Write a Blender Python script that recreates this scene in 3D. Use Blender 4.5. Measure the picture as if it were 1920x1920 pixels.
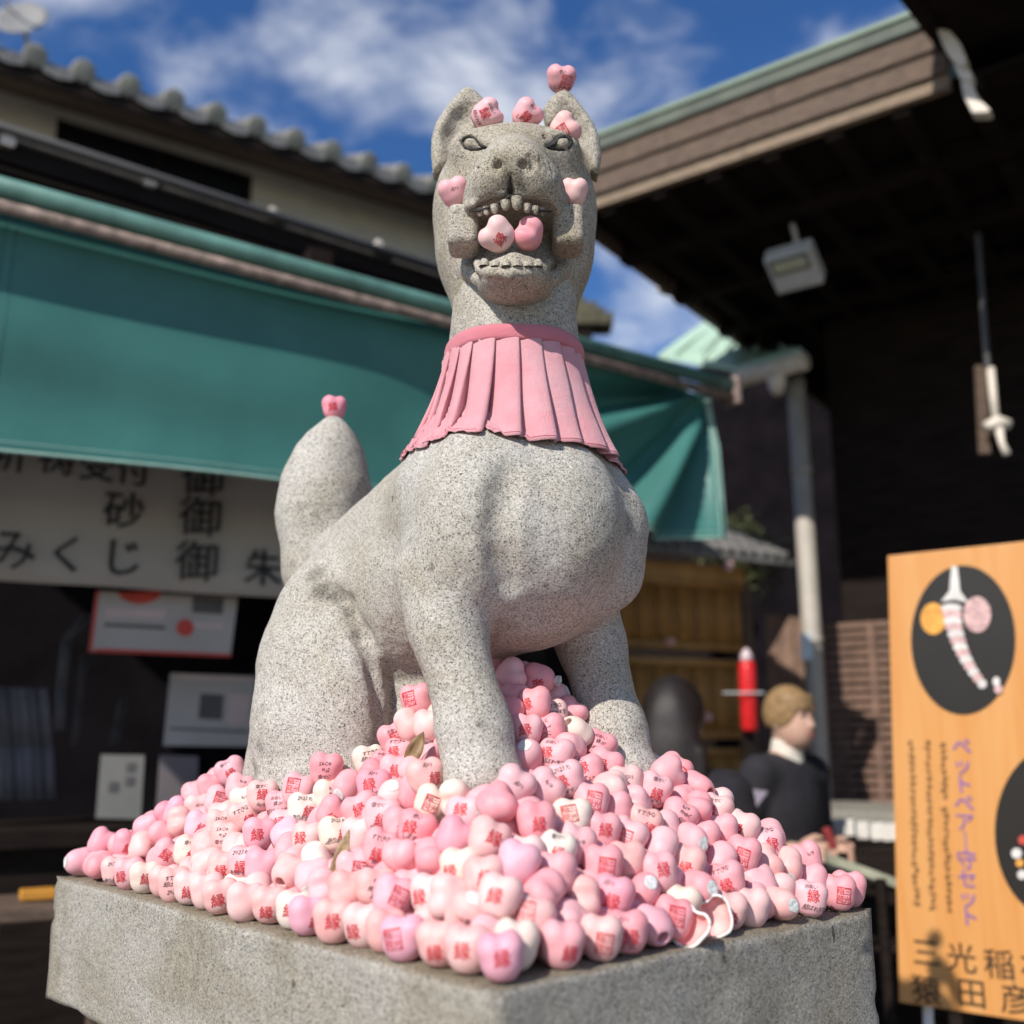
import bpy, bmesh, math, random
import numpy as np
from mathutils import Vector, Matrix, Euler

random.seed(7)
RNG = np.random.default_rng(7)
for _o in list(bpy.data.objects):
    bpy.data.objects.remove(_o, do_unlink=True)
SC = bpy.context.scene
COL = SC.collection

# ------------------------------------------------------------------ camera
CAMZ = 1.5
PITCH = math.radians(12.4)
FPX = 1937.0                      # focal length in pixels of the 1920 px photograph
cam_d = bpy.data.cameras.new('camera')
cam = bpy.data.objects.new('camera', cam_d)
COL.objects.link(cam)
cam.location = (0, 0, CAMZ)
cam.rotation_euler = (math.pi / 2 + PITCH, 0, 0)
cam_d.sensor_width = 36.0
cam_d.lens = 36.0 * FPX / 1920.0
cam_d.clip_start = 0.05
cam_d.clip_end = 400
cam_d.dof.use_dof = True
cam_d.dof.focus_distance = 1.30
cam_d.dof.aperture_fstop = 2.6
SC.camera = cam

# ------------------------------------------------------------------ sky and sun
SUN_H = Vector((-0.56, -0.83)).normalized()      # horizontal direction towards the sun
SUN_EL = math.radians(38.5)
world = bpy.data.worlds.new('World')
SC.world = world
world.use_nodes = True
wn, wl = world.node_tree.nodes, world.node_tree.links
wn.clear()
w_out = wn.new('ShaderNodeOutputWorld')
w_bg = wn.new('ShaderNodeBackground')
w_bg.inputs['Strength'].default_value = 0.07
w_sky = wn.new('ShaderNodeTexSky')
w_sky.sky_type = 'NISHITA'
w_sky.sun_disc = False
w_sky.sun_elevation = SUN_EL
w_sky.sun_rotation = math.atan2(SUN_H.x, SUN_H.y)
w_sky.air_density = 1.0
w_sky.dust_density = 0.15
w_sky.ozone_density = 2.6
w_sky.altitude = 300
w_tc = wn.new('ShaderNodeTexCoord')
w_map = wn.new('ShaderNodeMapping')
w_map.inputs['Rotation'].default_value = (0.3, math.radians(24), 0.2)
w_map.inputs['Scale'].default_value = (1.0, 1.0, 1.7)
w_map.inputs['Location'].default_value = (1.7, 0.4, 0.2)
wl.new(w_tc.outputs['Generated'], w_map.inputs['Vector'])
w_n1 = wn.new('ShaderNodeTexNoise')
w_n1.inputs['Scale'].default_value = 5.2
w_n1.inputs['Detail'].default_value = 7
w_n1.inputs['Roughness'].default_value = 0.55
w_n1.inputs['Distortion'].default_value = 0.25
wl.new(w_map.outputs[0], w_n1.inputs['Vector'])
w_rmp = wn.new('ShaderNodeMapRange')
w_rmp.inputs['From Min'].default_value = 0.44
w_rmp.inputs['From Max'].default_value = 0.74
w_rmp.inputs['To Max'].default_value = 0.92
w_rmp.interpolation_type = 'SMOOTHSTEP'
wl.new(w_n1.outputs['Fac'], w_rmp.inputs['Value'])
w_mix = wn.new('ShaderNodeMix'); w_mix.data_type = 'RGBA'
wl.new(w_rmp.outputs[0], w_mix.inputs['Factor'])
w_hs = wn.new('ShaderNodeHueSaturation')
w_hs.inputs['Hue'].default_value = 0.51
w_hs.inputs['Saturation'].default_value = 1.27
w_hs.inputs['Value'].default_value = 1.8
wl.new(w_sky.outputs[0], w_hs.inputs['Color'])
wl.new(w_hs.outputs[0], w_mix.inputs['A'])
w_mix.inputs['B'].default_value = (12.5, 13.0, 14.0, 1)
wl.new(w_mix.outputs['Result'], w_bg.inputs['Color'])
wl.new(w_bg.outputs[0], w_out.inputs[0])

sun_d = bpy.data.lights.new('sun', 'SUN')
sun_d.energy = 5.0
sun_d.angle = math.radians(0.53)
sun_d.color = (1.0, 0.95, 0.87)
sun = bpy.data.objects.new('sun', sun_d)
COL.objects.link(sun)
_sd = Vector((SUN_H.x * math.cos(SUN_EL), SUN_H.y * math.cos(SUN_EL), math.sin(SUN_EL)))
sun.rotation_euler = _sd.to_track_quat('Z', 'Y').to_euler()
sun.location = (-3, -4, 6)

SC.view_settings.view_transform = 'Standard'
SC.view_settings.look = 'None'
SC.view_settings.exposure = 0.0
SC.view_settings.gamma = 1.0
SC.view_settings.use_curve_mapping = False
SC.render.engine = 'CYCLES'
SC.cycles.use_denoising = True
SC.cycles.max_bounces = 8
SC.cycles.use_adaptive_sampling = True
SC.cycles.adaptive_threshold = 0.02

# ------------------------------------------------------------------ helpers: picture geometry -> place
CP, SP = math.cos(PITCH), math.sin(PITCH)
def ray(x, y):
    u = (x - 960.0) / FPX
    v = (960.0 - y) / FPX
    return Vector((u, CP - v * SP, SP + v * CP))
def at_y(x, y, Y):
    d = ray(x, y); t = Y / d.y
    return Vector((d.x * t, Y, CAMZ + d.z * t))
def at_z(x, y, z):
    d = ray(x, y); t = (z - CAMZ) / d.z
    return Vector((d.x * t, d.y * t, z))
def on_plane(x, y, p0, n):
    d = ray(x, y); c = Vector((0, 0, CAMZ))
    t = (Vector(p0) - c).dot(n) / d.dot(n)
    return c + d * t
def project(p):
    q = Vector(p) - Vector((0, 0, CAMZ))
    dep = q.y * CP + q.z * SP
    up = -q.y * SP + q.z * CP
    return (960 + FPX * q.x / dep, 960 - FPX * up / dep, dep)

# ------------------------------------------------------------------ helpers: objects
def tag(o, label=None, cat=None, group=None, kind=None):
    if label: o['label'] = label
    if cat: o['category'] = cat
    if group: o['group'] = group
    if kind: o['kind'] = kind
    return o
def thing(name, label, cat, loc=(0, 0, 0), group=None):
    o = bpy.data.objects.new(name, None)
    COL.objects.link(o)
    o.location = loc
    o.empty_display_size = 0.05
    return tag(o, label, cat, group)
def link(name, me, mat=None, parent=None, smooth=False):
    o = bpy.data.objects.new(name, me)
    COL.objects.link(o)
    if mat is not None and len(me.materials) == 0:
        me.materials.append(mat)
    if smooth:
        me.polygons.foreach_set('use_smooth', [True] * len(me.polygons))
    if parent is not None:
        o.parent = parent
        top = parent
        while top.parent is not None:
            top = top.parent
        if parent is top:
            o.matrix_parent_inverse = Matrix.Translation(top.location).inverted()
    return o
def mesh_from(name, verts, faces):
    me = bpy.data.meshes.new(name)
    me.from_pydata([tuple(v) for v in verts], [], faces)
    me.update()
    return me

class MB:
    """collects boxes, tubes, lofts ... into one mesh"""
    def __init__(s):
        s.v, s.f = [], []
    def add(s, vs, fs):
        n = len(s.v)
        s.v += [tuple(v) for v in vs]
        s.f += [tuple(i + n for i in f) for f in fs]
        return s
    def box(s, c, half, ax=None):
        ax = ax or (Vector((1, 0, 0)), Vector((0, 1, 0)), Vector((0, 0, 1)))
        c = Vector(c)
        vs = [c + ax[0] * half[0] * i + ax[1] * half[1] * j + ax[2] * half[2] * k for i in (-1, 1) for j in (-1, 1) for k in (-1, 1)]
        return s.add(vs, [(0, 1, 3, 2), (4, 6, 7, 5), (0, 4, 5, 1), (2, 3, 7, 6), (0, 2, 6, 4), (1, 5, 7, 3)])
    def hexa(s, q0, q1):
        """two quads (same winding) joined into a solid"""
        return s.add(list(q0) + list(q1), [(0, 3, 2, 1), (4, 5, 6, 7), (0, 1, 5, 4), (1, 2, 6, 5), (2, 3, 7, 6), (3, 0, 4, 7)])
    def prism(s, poly, vec):
        n = len(poly); vec = Vector(vec)
        vs = [Vector(p) for p in poly] + [Vector(p) + vec for p in poly]
        return s.add(vs, [tuple(range(n))[::-1], tuple(range(n, 2 * n))] + [(i, (i + 1) % n, n + (i + 1) % n, n + i) for i in range(n)])
    def tube(s, pts, rad, seg=10, cap=True):
        pts = [Vector(p) for p in pts]
        rads = rad if isinstance(rad, (list, tuple)) else [rad] * len(pts)
        vs, fs = [], []
        prev = None
        for i, p in enumerate(pts):
            t = (pts[min(i + 1, len(pts) - 1)] - pts[max(i - 1, 0)]).normalized()
            if prev is None:
                a = t.orthogonal().normalized()
            else:
                a = (prev - t * prev.dot(t)).normalized()
            prev = a
            b = t.cross(a)
            for k in range(seg):
                an = 2 * math.pi * k / seg
                vs.append(p + (a * math.cos(an) + b * math.sin(an)) * rads[i])
        for i in range(len(pts) - 1):
            for k in range(seg):
                k2 = (k + 1) % seg
                fs.append((i * seg + k, i * seg + k2, (i + 1) * seg + k2, (i + 1) * seg + k))
        if cap:
            fs.append(tuple(range(seg))[::-1])
            fs.append(tuple((len(pts) - 1) * seg + k for k in range(seg)))
        return s.add(vs, fs)
    def mesh(s, name):
        return mesh_from(name, s.v, s.f)
    def build(s, name, mat, parent=None, bevel=0.0, smooth=False):
        me = s.mesh(name)
        if bevel > 0:
            bm = bmesh.new(); bm.from_mesh(me)
            bmesh.ops.bevel(bm, geom=list(bm.edges), offset=bevel, segments=2, affect='EDGES', profile=0.6)
            bm.to_mesh(me); bm.free()
        return link(name, me, mat, parent, smooth)

# ------------------------------------------------------------------ helpers: materials
def mat_new(name):
    m = bpy.data.materials.new(name)
    m.use_nodes = True
    nt = m.node_tree
    b = nt.nodes.get('Principled BSDF')
    return m, nt.nodes, nt.links, b
def ramp(nodes, stops, interp='LINEAR'):
    r = nodes.new('ShaderNodeValToRGB')
    r.color_ramp.interpolation = interp
    el = r.color_ramp.elements
    while len(el) < len(stops):
        el.new(0.5)
    for e, (p, c) in zip(el, stops):
        e.position = p
        e.color = (c[0], c[1], c[2], 1) if len(c) == 3 else c
    return r
def noise(nodes, links, scale, detail=4, rough=0.55, vec=None, dist=0.0):
    n = nodes.new('ShaderNodeTexNoise')
    n.inputs['Scale'].default_value = scale
    n.inputs['Detail'].default_value = detail
    n.inputs['Roughness'].default_value = rough
    n.inputs['Distortion'].default_value = dist
    if vec is not None:
        links.new(vec, n.inputs['Vector'])
    return n
def mixc(nodes, links, fac, a, b, blend='MIX'):
    m = nodes.new('ShaderNodeMix')
    m.data_type = 'RGBA'
    m.blend_type = blend
    for key, val in (('Factor', fac), ('A', a), ('B', b)):
        if hasattr(val, 'is_linked'):
            links.new(val, m.inputs[key])
        elif key == 'Factor':
            m.inputs[key].default_value = val
        else:
            m.inputs[key].default_value = (val[0], val[1], val[2], 1)
    return m.outputs['Result']
def plain(name, col, rough=0.6, var=0.12, scale=6.0, bump=0.0, metal=0.0, coat=0.0, stretch=None, bscale=None, spec=0.4):
    """one colour with a little uneven tone, grain and relief"""
    m, n, l, b = mat_new(name)
    tc = n.new('ShaderNodeTexCoord')
    vec = tc.outputs['Object']
    if stretch:
        mp = n.new('ShaderNodeMapping'); mp.inputs['Scale'].default_value = stretch
        l.new(vec, mp.inputs['Vector']); vec = mp.outputs[0]
    nz = noise(n, l, scale, 6, 0.6, vec)
    dark = tuple(c * (1 - var * 1.6) for c in col)
    lite = tuple(min(1, c * (1 + var * 1.4)) for c in col)
    r = ramp(n, [(0.28, dark), (0.72, lite)])
    l.new(nz.outputs['Fac'], r.inputs[0])
    l.new(r.outputs[0], b.inputs['Base Color'])
    b.inputs['Roughness'].default_value = rough
    b.inputs['Metallic'].default_value = metal
    b.inputs['Specular IOR Level'].default_value = spec
    if coat: b.inputs['Coat Weight'].default_value = coat
    if bump:
        nb = noise(n, l, bscale or scale * 6, 5, 0.6, vec)
        bp = n.new('ShaderNodeBump'); bp.inputs['Strength'].default_value = bump; bp.inputs['Distance'].default_value = 0.004
        l.new(nb.outputs['Fac'], bp.inputs['Height']); l.new(bp.outputs[0], b.inputs['Normal'])
    return m

def granite(name, dirt=0.5, tone=1.0, top_stain=False, bump=0.5, warm=0.0, pits=0.03):
    m, n, l, b = mat_new(name)
    tc = n.new('ShaderNodeTexCoord'); vec = tc.outputs['Object']
    # mineral grains
    vo = n.new('ShaderNodeTexVoronoi'); vo.inputs['Scale'].default_value = 900
    nzw = noise(n, l, 380, 2, 0.5, vec)
    add = n.new('ShaderNodeVectorMath'); add.operation = 'MULTIPLY_ADD'
    l.new(nzw.outputs['Color'], add.inputs[0]); add.inputs[1].default_value = (0.004, 0.004, 0.004); l.new(vec, add.inputs[2])
    l.new(add.outputs[0], vo.inputs['Vector'])
    sp = n.new('ShaderNodeSeparateColor'); l.new(vo.outputs['Color'], sp.inputs[0])
    gr = ramp(n, [(0.0, (0.045, 0.04, 0.04)), (0.10, (0.12, 0.115, 0.105)), (0.20, (0.34, 0.32, 0.29)), (0.55, (0.47, 0.445, 0.405)), (0.85, (0.56, 0.53, 0.475)), (1.0, (0.64, 0.61, 0.55))])
    l.new(sp.outputs[0], gr.inputs[0])
    # medium clouding so that the grain gathers unevenly
    n2 = noise(n, l, 150, 4, 0.6, vec)
    r2 = ramp(n, [(0.30, (0.84, 0.835, 0.83)), (0.62, (1.05, 1.045, 1.04))])
    l.new(n2.outputs['Fac'], r2.inputs[0])
    c1 = mixc(n, l, 1.0, gr.outputs[0], r2.outputs[0], 'MULTIPLY')
    # weathering: broad yellow-grey and dark blotches
    n3 = noise(n, l, 7.5, 8, 0.62, vec, 0.6)
    r3 = ramp(n, [(0.40, (0.0, 0.0, 0.0)), (0.66, (1, 1, 1))])
    l.new(n3.outputs['Fac'], r3.inputs[0])
    mlt = n.new('ShaderNodeMath'); mlt.operation = 'MULTIPLY'; mlt.inputs[1].default_value = dirt
    l.new(r3.outputs[0], mlt.inputs[0])
    dk = mixc(n, l, 1.0, c1, (0.70, 0.655, 0.54), 'MULTIPLY')
    c2 = mixc(n, l, mlt.outputs[0], c1, dk)
    n4 = noise(n, l, 16, 9, 0.72, vec, 0.3)
    r4 = ramp(n, [(0.60, (0, 0, 0)), (0.72, (1, 1, 1))])
    l.new(n4.outputs['Fac'], r4.inputs[0])
    ml2 = n.new('ShaderNodeMath'); ml2.operation = 'MULTIPLY'; ml2.inputs[1].default_value = min(1.0, dirt * 1.1)
    l.new(r4.outputs[0], ml2.inputs[0])
    dk2 = mixc(n, l, 1.0, c2, (0.42, 0.40, 0.37), 'MULTIPLY')
    c3 = mixc(n, l, ml2.outputs[0], c2, dk2)
    # a few dark pits
    v2 = n.new('ShaderNodeTexVoronoi'); v2.inputs['Scale'].default_value = 46
    mp = n.new('ShaderNodeMapping'); mp.inputs['Scale'].default_value = (1, 1, 0.45); l.new(vec, mp.inputs['Vector'])
    l.new(mp.outputs[0], v2.inputs['Vector'])
    nv = noise(n, l, 240, 3, 0.6, vec)
    sm = n.new('ShaderNodeMath'); sm.operation = 'MULTIPLY_ADD'; sm.inputs[1].default_value = 0.5; l.new(nv.outputs['Fac'], sm.inputs[0]); l.new(v2.outputs['Distance'], sm.inputs[2])
    r5a = ramp(n, [(0.36, (1, 1, 1)), (0.42, (0, 0, 0))]); l.new(sm.outputs[0], r5a.inputs[0])
    sv_ = n.new('ShaderNodeSeparateColor'); l.new(v2.outputs['Color'], sv_.inputs[0])
    gt_ = n.new('ShaderNodeMath'); gt_.operation = 'GREATER_THAN'; gt_.inputs[1].default_value = 1 - pits; l.new(sv_.outputs[0], gt_.inputs[0])
    r5 = n.new('ShaderNodeMix'); r5.data_type = 'RGBA'; l.new(gt_.outputs[0], r5.inputs['Factor']); r5.inputs['A'].default_value = (0, 0, 0, 1); l.new(r5a.outputs[0], r5.inputs['B'])
    dk3 = mixc(n, l, 1.0, c3, (0.22, 0.2, 0.19), 'MULTIPLY')
    c4 = mixc(n, l, r5.outputs['Result'], c3, dk3)
    if top_stain:
        ge = n.new('ShaderNodeNewGeometry'); sx = n.new('ShaderNodeSeparateXYZ'); l.new(ge.outputs['Normal'], sx.inputs[0])
        rt = ramp(n, [(0.5, (0, 0, 0)), (0.9, (1, 1, 1))]); l.new(sx.outputs['Z'], rt.inputs[0])
        dt = mixc(n, l, 1.0, c4, (0.66, 0.60, 0.50), 'MULTIPLY')
        c4 = mixc(n, l, rt.outputs[0], c4, dt)
    at_ = n.new('ShaderNodeAttribute'); at_.attribute_name = 'lichen'
    nl_ = noise(n, l, 190, 8, 0.8, vec, 1.2)
    ml_ = n.new('ShaderNodeMath'); ml_.operation = 'MULTIPLY'; l.new(at_.outputs['Fac'], ml_.inputs[0]); l.new(nl_.outputs['Fac'], ml_.inputs[1])
    rl_ = ramp(n, [(0.26, (0, 0, 0)), (0.56, (0.85, 0.85, 0.85))]); l.new(ml_.outputs[0], rl_.inputs[0])
    dl_ = mixc(n, l, 1.0, c4, (0.17, 0.16, 0.145), 'MULTIPLY')
    c4 = mixc(n, l, rl_.outputs[0], c4, dl_)
    c5 = mixc(n, l, 1.0, c4, (tone, tone * (1 - 0.03 * warm), tone * (1 - 0.09 * warm)), 'MULTIPLY')
    l.new(c5, b.inputs['Base Color'])
    b.inputs['Roughness'].default_value = 0.82
    b.inputs['Specular IOR Level'].default_value = 0.35
    nb = noise(n, l, 330, 4, 0.7, vec)
    nb2 = noise(n, l, 60, 5, 0.6, vec)
    ad = n.new('ShaderNodeMath'); ad.operation = 'MULTIPLY_ADD'; ad.inputs[1].default_value = 1.6
    l.new(nb2.outputs['Fac'], ad.inputs[0]); l.new(nb.outputs['Fac'], ad.inputs[2])
    ad2 = n.new('ShaderNodeMath'); ad2.operation = 'MULTIPLY_ADD'; ad2.inputs[1].default_value = -1.2
    l.new(r5.outputs['Result'], ad2.inputs[0]); l.new(ad.outputs[0], ad2.inputs[2])
    bp = n.new('ShaderNodeBump'); bp.inputs['Strength'].default_value = bump; bp.inputs['Distance'].default_value = 0.0022
    l.new(ad2.outputs[0], bp.inputs['Height']); l.new(bp.outputs[0], b.inputs['Normal'])
    return m

# ------------------------------------------------------------------ helpers: carved solids from distance fields
class Field:
    def __init__(s, lo, hi, h):
        s.lo = np.array(lo, float); s.h = h
        s.n = np.ceil((np.array(hi) - s.lo) / h).astype(int) + 1
        s.f = np.full(s.n, 10.0, np.float32)
        s.ax = [(s.lo[i] + np.arange(s.n[i]) * h).astype(np.float32) for i in range(3)]
    def sub(s, lo, hi):
        i0 = np.clip(np.floor((np.array(lo) - s.lo) / s.h).astype(int), 0, s.n)
        i1 = np.clip(np.ceil((np.array(hi) - s.lo) / s.h).astype(int) + 1, 0, s.n)
        sl = tuple(slice(a, b) for a, b in zip(i0, i1))
        X, Y, Z = np.meshgrid(s.ax[0][sl[0]], s.ax[1][sl[1]], s.ax[2][sl[2]], indexing='ij', sparse=True)
        return sl, X, Y, Z
    def comb(s, sl, d, k, op):
        a = s.f[sl]
        if op == 'cut':
            d = -d
            if k > 0:
                h = np.clip(0.5 - 0.5 * (d - a) / k, 0, 1) if False else np.clip(0.5 + 0.5 * (d - a) / k, 0, 1)
                s.f[sl] = a * (1 - h) + d * h + k * h * (1 - h)
            else:
                s.f[sl] = np.maximum(a, d)
        else:
            if k > 0:
                a2 = np.minimum(a, d + 2 * k + 0.5)
                h = np.clip(0.5 + 0.5 * (a2 - d) / k, 0, 1)
                s.f[sl] = a2 * (1 - h) + d * h - k * h * (1 - h)
            else:
                s.f[sl] = np.minimum(a, d)
    def ell(s, c, r, k=0.0, op='add', R=None, pw=2.0):
        c = np.array(c, float); r = np.array(r, float)
        m = max(r) + k + 4 * s.h
        sl, X, Y, Z = s.sub(c - m, c + m)
        P = [X - c[0], Y - c[1], Z - c[2]]
        if R is not None:
            R = np.array(R, float)
            P = [R[0, i] * P[0] + R[1, i] * P[1] + R[2, i] * P[2] for i in range(3)]
        q = sum(np.abs(P[i] / r[i]) ** pw for i in range(3))
        k0 = q ** (1 / pw)
        q1 = np.sqrt(sum((np.abs(P[i] / r[i]) ** (pw - 1) / r[i]) ** 2 for i in range(3))) + 1e-6
        d = (k0 - 1) * (k0 ** (pw - 1)) / q1
        s.comb(sl, d.astype(np.float32), k, op)
        return s
    def cone(s, a, b, ra, rb, k=0.0, op='add', sq=None):
        """capsule with two radii"""
        a = np.array(a, float); b = np.array(b, float)
        m = max(ra, rb) + k + 4 * s.h
        sl, X, Y, Z = s.sub(np.minimum(a, b) - m, np.maximum(a, b) + m)
        ab = b - a; L2 = float(ab @ ab) + 1e-12
        t = np.clip(((X - a[0]) * ab[0] + (Y - a[1]) * ab[1] + (Z - a[2]) * ab[2]) / L2, 0, 1)
        d = np.sqrt((X - a[0] - t * ab[0]) ** 2 + (Y - a[1] - t * ab[1]) ** 2 + (Z - a[2] - t * ab[2]) ** 2) - (ra + (rb - ra) * t)
        s.comb(sl, d.astype(np.float32), k, op)
        return s
    def chain(s, pts, k=0.0, op='add'):
        for (p, r), (q, t) in zip(pts[:-1], pts[1:]):
            s.cone(p, q, r, t, k, op)
        return s
    def box(s, c, half, rnd=0.0, k=0.0, op='add', R=None):
        c = np.array(c, float); half = np.array(half, float)
        m = float(np.linalg.norm(half)) + k + 4 * s.h
        sl, X, Y, Z = s.sub(c - m, c + m)
        P = [X - c[0], Y - c[1], Z - c[2]]
        if R is not None:
            R = np.array(R, float)
            P = [R[0, i] * P[0] + R[1, i] * P[1] + R[2, i] * P[2] for i in range(3)]
        q = [np.abs(P[i]) - half[i] + rnd for i in range(3)]
        d = np.sqrt(sum(np.maximum(v, 0) ** 2 for v in q)) + np.minimum(np.maximum(np.maximum(q[0], q[1]), q[2]), 0) - rnd
        s.comb(sl, d.astype(np.float32), k, op)
        return s
    def poly(s, pts, y0, y1, rnd=0.004, k=0.0, op='add'):
        """outline in x-z, pulled through y0..y1, edges rounded"""
        P = np.array(pts, float)
        m = k + 4 * s.h
        lo = np.array((P[:, 0].min() - m, y0 - m, P[:, 1].min() - m)); hi = np.array((P[:, 0].max() + m, y1 + m, P[:, 1].max() + m))
        sl, X, Y, Z = s.sub(lo, hi)
        x, z = X[:, 0, 0][:, None], Z[0, 0, :][None, :]
        d2 = np.full((x.shape[0], z.shape[1]), 1e9); sgn = np.ones_like(d2)
        n = len(P)
        for i in range(n):
            j = (i - 1) % n
            ex, ez = P[j] - P[i]
            wx, wz = x - P[i, 0], z - P[i, 1]
            t = np.clip((wx * ex + wz * ez) / (ex * ex + ez * ez), 0, 1)
            d2 = np.minimum(d2, (wx - ex * t) ** 2 + (wz - ez * t) ** 2)
            c1, c2, c3 = z >= P[i, 1], z < P[j, 1], ex * wz > ez * wx
            fl = (c1 & c2 & c3) | (~c1 & ~c2 & ~c3)
            sgn = np.where(fl, -sgn, sgn)
        d = (sgn * np.sqrt(d2))[:, None, :]
        wy = np.abs(Y - (y0 + y1) / 2) - (y1 - y0) / 2
        a, b = d + rnd, wy + rnd
        dd = np.sqrt(np.maximum(a, 0) ** 2 + np.maximum(b, 0) ** 2) + np.minimum(np.maximum(a, b), 0) - rnd
        s.comb(sl, dd.astype(np.float32), k, op)
        return s
    def below(s, z):
        Z = s.ax[2][None, None, :]
        s.f = np.maximum(s.f, (z - Z).astype(np.float32)); return s
    def mesh(s):
        f = s.f
        sg = f < 0
        nx, ny, nz = f.shape
        cnt = np.zeros((nx - 1, ny - 1, nz - 1), np.int8)
        for i in (0, 1):
            for j in (0, 1):
                for k in (0, 1):
                    cnt += sg[i:nx - 1 + i, j:ny - 1 + j, k:nz - 1 + k]
        act = np.argwhere((cnt > 0) & (cnt < 8))
        idx = np.full(cnt.shape, -1, np.int64)
        idx[act[:, 0], act[:, 1], act[:, 2]] = np.arange(len(act))
        acc = np.zeros((len(act), 3)); num = np.zeros(len(act))
        cs = [(i, j, k) for i in (0, 1) for j in (0, 1) for k in (0, 1)]
        val = {c: f[act[:, 0] + c[0], act[:, 1] + c[1], act[:, 2] + c[2]] for c in cs}
        for c in cs:
            for ax in range(3):
                if c[ax] == 0:
                    e = list(c); e[ax] = 1; e = tuple(e)
                    a, b = val[c], val[e]
                    m = (a < 0) != (b < 0)
                    t = a[m] / (a[m] - b[m])
                    p = np.repeat(np.array([c], float), m.sum(), 0); p[:, ax] = t
                    acc[m] += p; num[m] += 1
        V = s.lo + (act + acc / num[:, None]) * s.h
        F = []
        for ax in range(3):
            sl0 = [slice(None)] * 3; sl1 = [slice(None)] * 3
            sl0[ax] = slice(0, -1); sl1[ax] = slice(1, None)
            A, B = sg[tuple(sl0)], sg[tuple(sl1)]
            e = np.argwhere(A != B)
            u, v = [(1, 2), (2, 0), (0, 1)][ax]
            ok = (e[:, u] > 0) & (e[:, v] > 0) & (e[:, u] < f.shape[u] - 1) & (e[:, v] < f.shape[v] - 1)
            e = e[ok]
            inside = A[e[:, 0], e[:, 1], e[:, 2]]
            q = []
            for du, dv in ((-1, -1), (0, -1), (0, 0), (-1, 0)):
                c = e.copy(); c[:, u] += du; c[:, v] += dv
                q.append(idx[c[:, 0], c[:, 1], c[:, 2]])
            q = np.stack(q, 1)
            q[~inside] = q[~inside][:, ::-1]
            F.append(q)
        F = np.concatenate(F)
        F = F[(F >= 0).all(1)]
        g = np.gradient(f, s.h)
        ic = np.clip(np.round((V - s.lo) / s.h).astype(int), 0, np.array(f.shape) - 1)
        N = np.stack([gg[ic[:, 0], ic[:, 1], ic[:, 2]] for gg in g], 1)
        return V, F, N
def np_mesh(name, V, F):
    me = bpy.data.meshes.new(name)
    me.vertices.add(len(V)); me.vertices.foreach_set('co', np.asarray(V, np.float32).ravel())
    k = F.shape[1]
    me.loops.add(F.size); me.loops.foreach_set('vertex_index', F.astype(np.int32).ravel())
    me.polygons.add(len(F))
    me.polygons.foreach_set('loop_start', np.arange(0, F.size, k, dtype=np.int32))
    me.polygons.foreach_set('use_smooth', np.ones(len(F), bool))
    me.update(calc_edges=True); me.validate()
    return me
def smooth_verts(V, F, it=2, lam=0.5):
    i = np.concatenate([F[:, a] for a in range(4)] * 2)
    j = np.concatenate([F[:, (a + 1) % 4] for a in range(4)] + [F[:, (a - 1) % 4] for a in range(4)])
    num = np.maximum(np.bincount(i, minlength=len(V)), 1)
    for _ in range(it):
        acc = np.stack([np.bincount(i, V[j, c], len(V)) for c in range(3)], 1) / num[:, None]
        V = V * (1 - lam) + lam * acc
    return V
# ================================================================== the pedestal and the fox
AX_S = Vector((-0.680, 0.733, 0)).normalized()     # along the pedestal, away from the viewer to the left
AX_R = Vector((0.733, 0.680, 0)).normalized()      # across it, to the right and away
MID = Vector((0.212, 1.115, 0))                    # middle of the pedestal's right-hand face
PED_Z = CAMZ - 0.200
PLI_Z = CAMZ - 0.068
PL, PW = 0.985, 0.62                               # pedestal length and width
def srz(s, r, z):
    p = MID + AX_S * s + AX_R * r
    return Vector((p.x, p.y, CAMZ + z))

M_STONE = granite('granite_fox', dirt=0.7, tone=1.10, bump=0.5)
M_HEADST = granite('granite_head', dirt=0.85, tone=0.98, bump=0.6, warm=1.2)
M_PED = granite('granite_pedestal', dirt=0.75, tone=0.86, top_stain=True, bump=0.75, warm=0.5, pits=0.11)

# pedestal slab with worn, slightly uneven edges, on a narrower block
def worn_block(name, c0, half, mat, parent, cuts=26, amp=0.0035, seed=1):
    bm = bmesh.new()
    bmesh.ops.create_cube(bm, size=1.0)
    bmesh.ops.subdivide_edges(bm, edges=list(bm.edges), cuts=cuts, use_grid_fill=True)
    from mathutils import noise as mn
    for v in bm.verts:
        p = Vector((v.co.x * 2, v.co.y * 2, v.co.z * 2))
        q = Vector((p.x * half[0], p.y * half[1], p.z * half[2]))
        # round off the edges by a varying radius
        e = sorted([(half[i] - abs(q[i]), i) for i in range(3)])
        rr = 0.006 + 0.005 * mn.noise(Vector((q.x * 9 + seed, q.y * 9, q.z * 9)))
        chip = max(0, mn.noise(Vector((q.x * 26, q.y * 26 + seed, q.z * 26))) - 0.28) * 0.05
        rr += chip
        if e[1][0] < rr:
            for k in (0, 1):
                dd, i = e[k]
                other = e[1 - k][0]
                q[i] -= math.copysign(1, q[i]) * max(0, (rr - other)) * 0.35
        nrm = mn.noise(q * 14 + Vector((seed, 0, 0))) * amp
        i = e[0][1]
        q[i] += math.copysign(1, q[i]) * nrm
        v.co = Vector(c0) + AX_S * q.x + AX_R * q.y + Vector((0, 0, q.z))
    me = bpy.data.meshes.new(name)
    bm.normal_update()
    bm.to_mesh(me); bm.free()
    return link(name, me, mat, parent, True)

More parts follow.
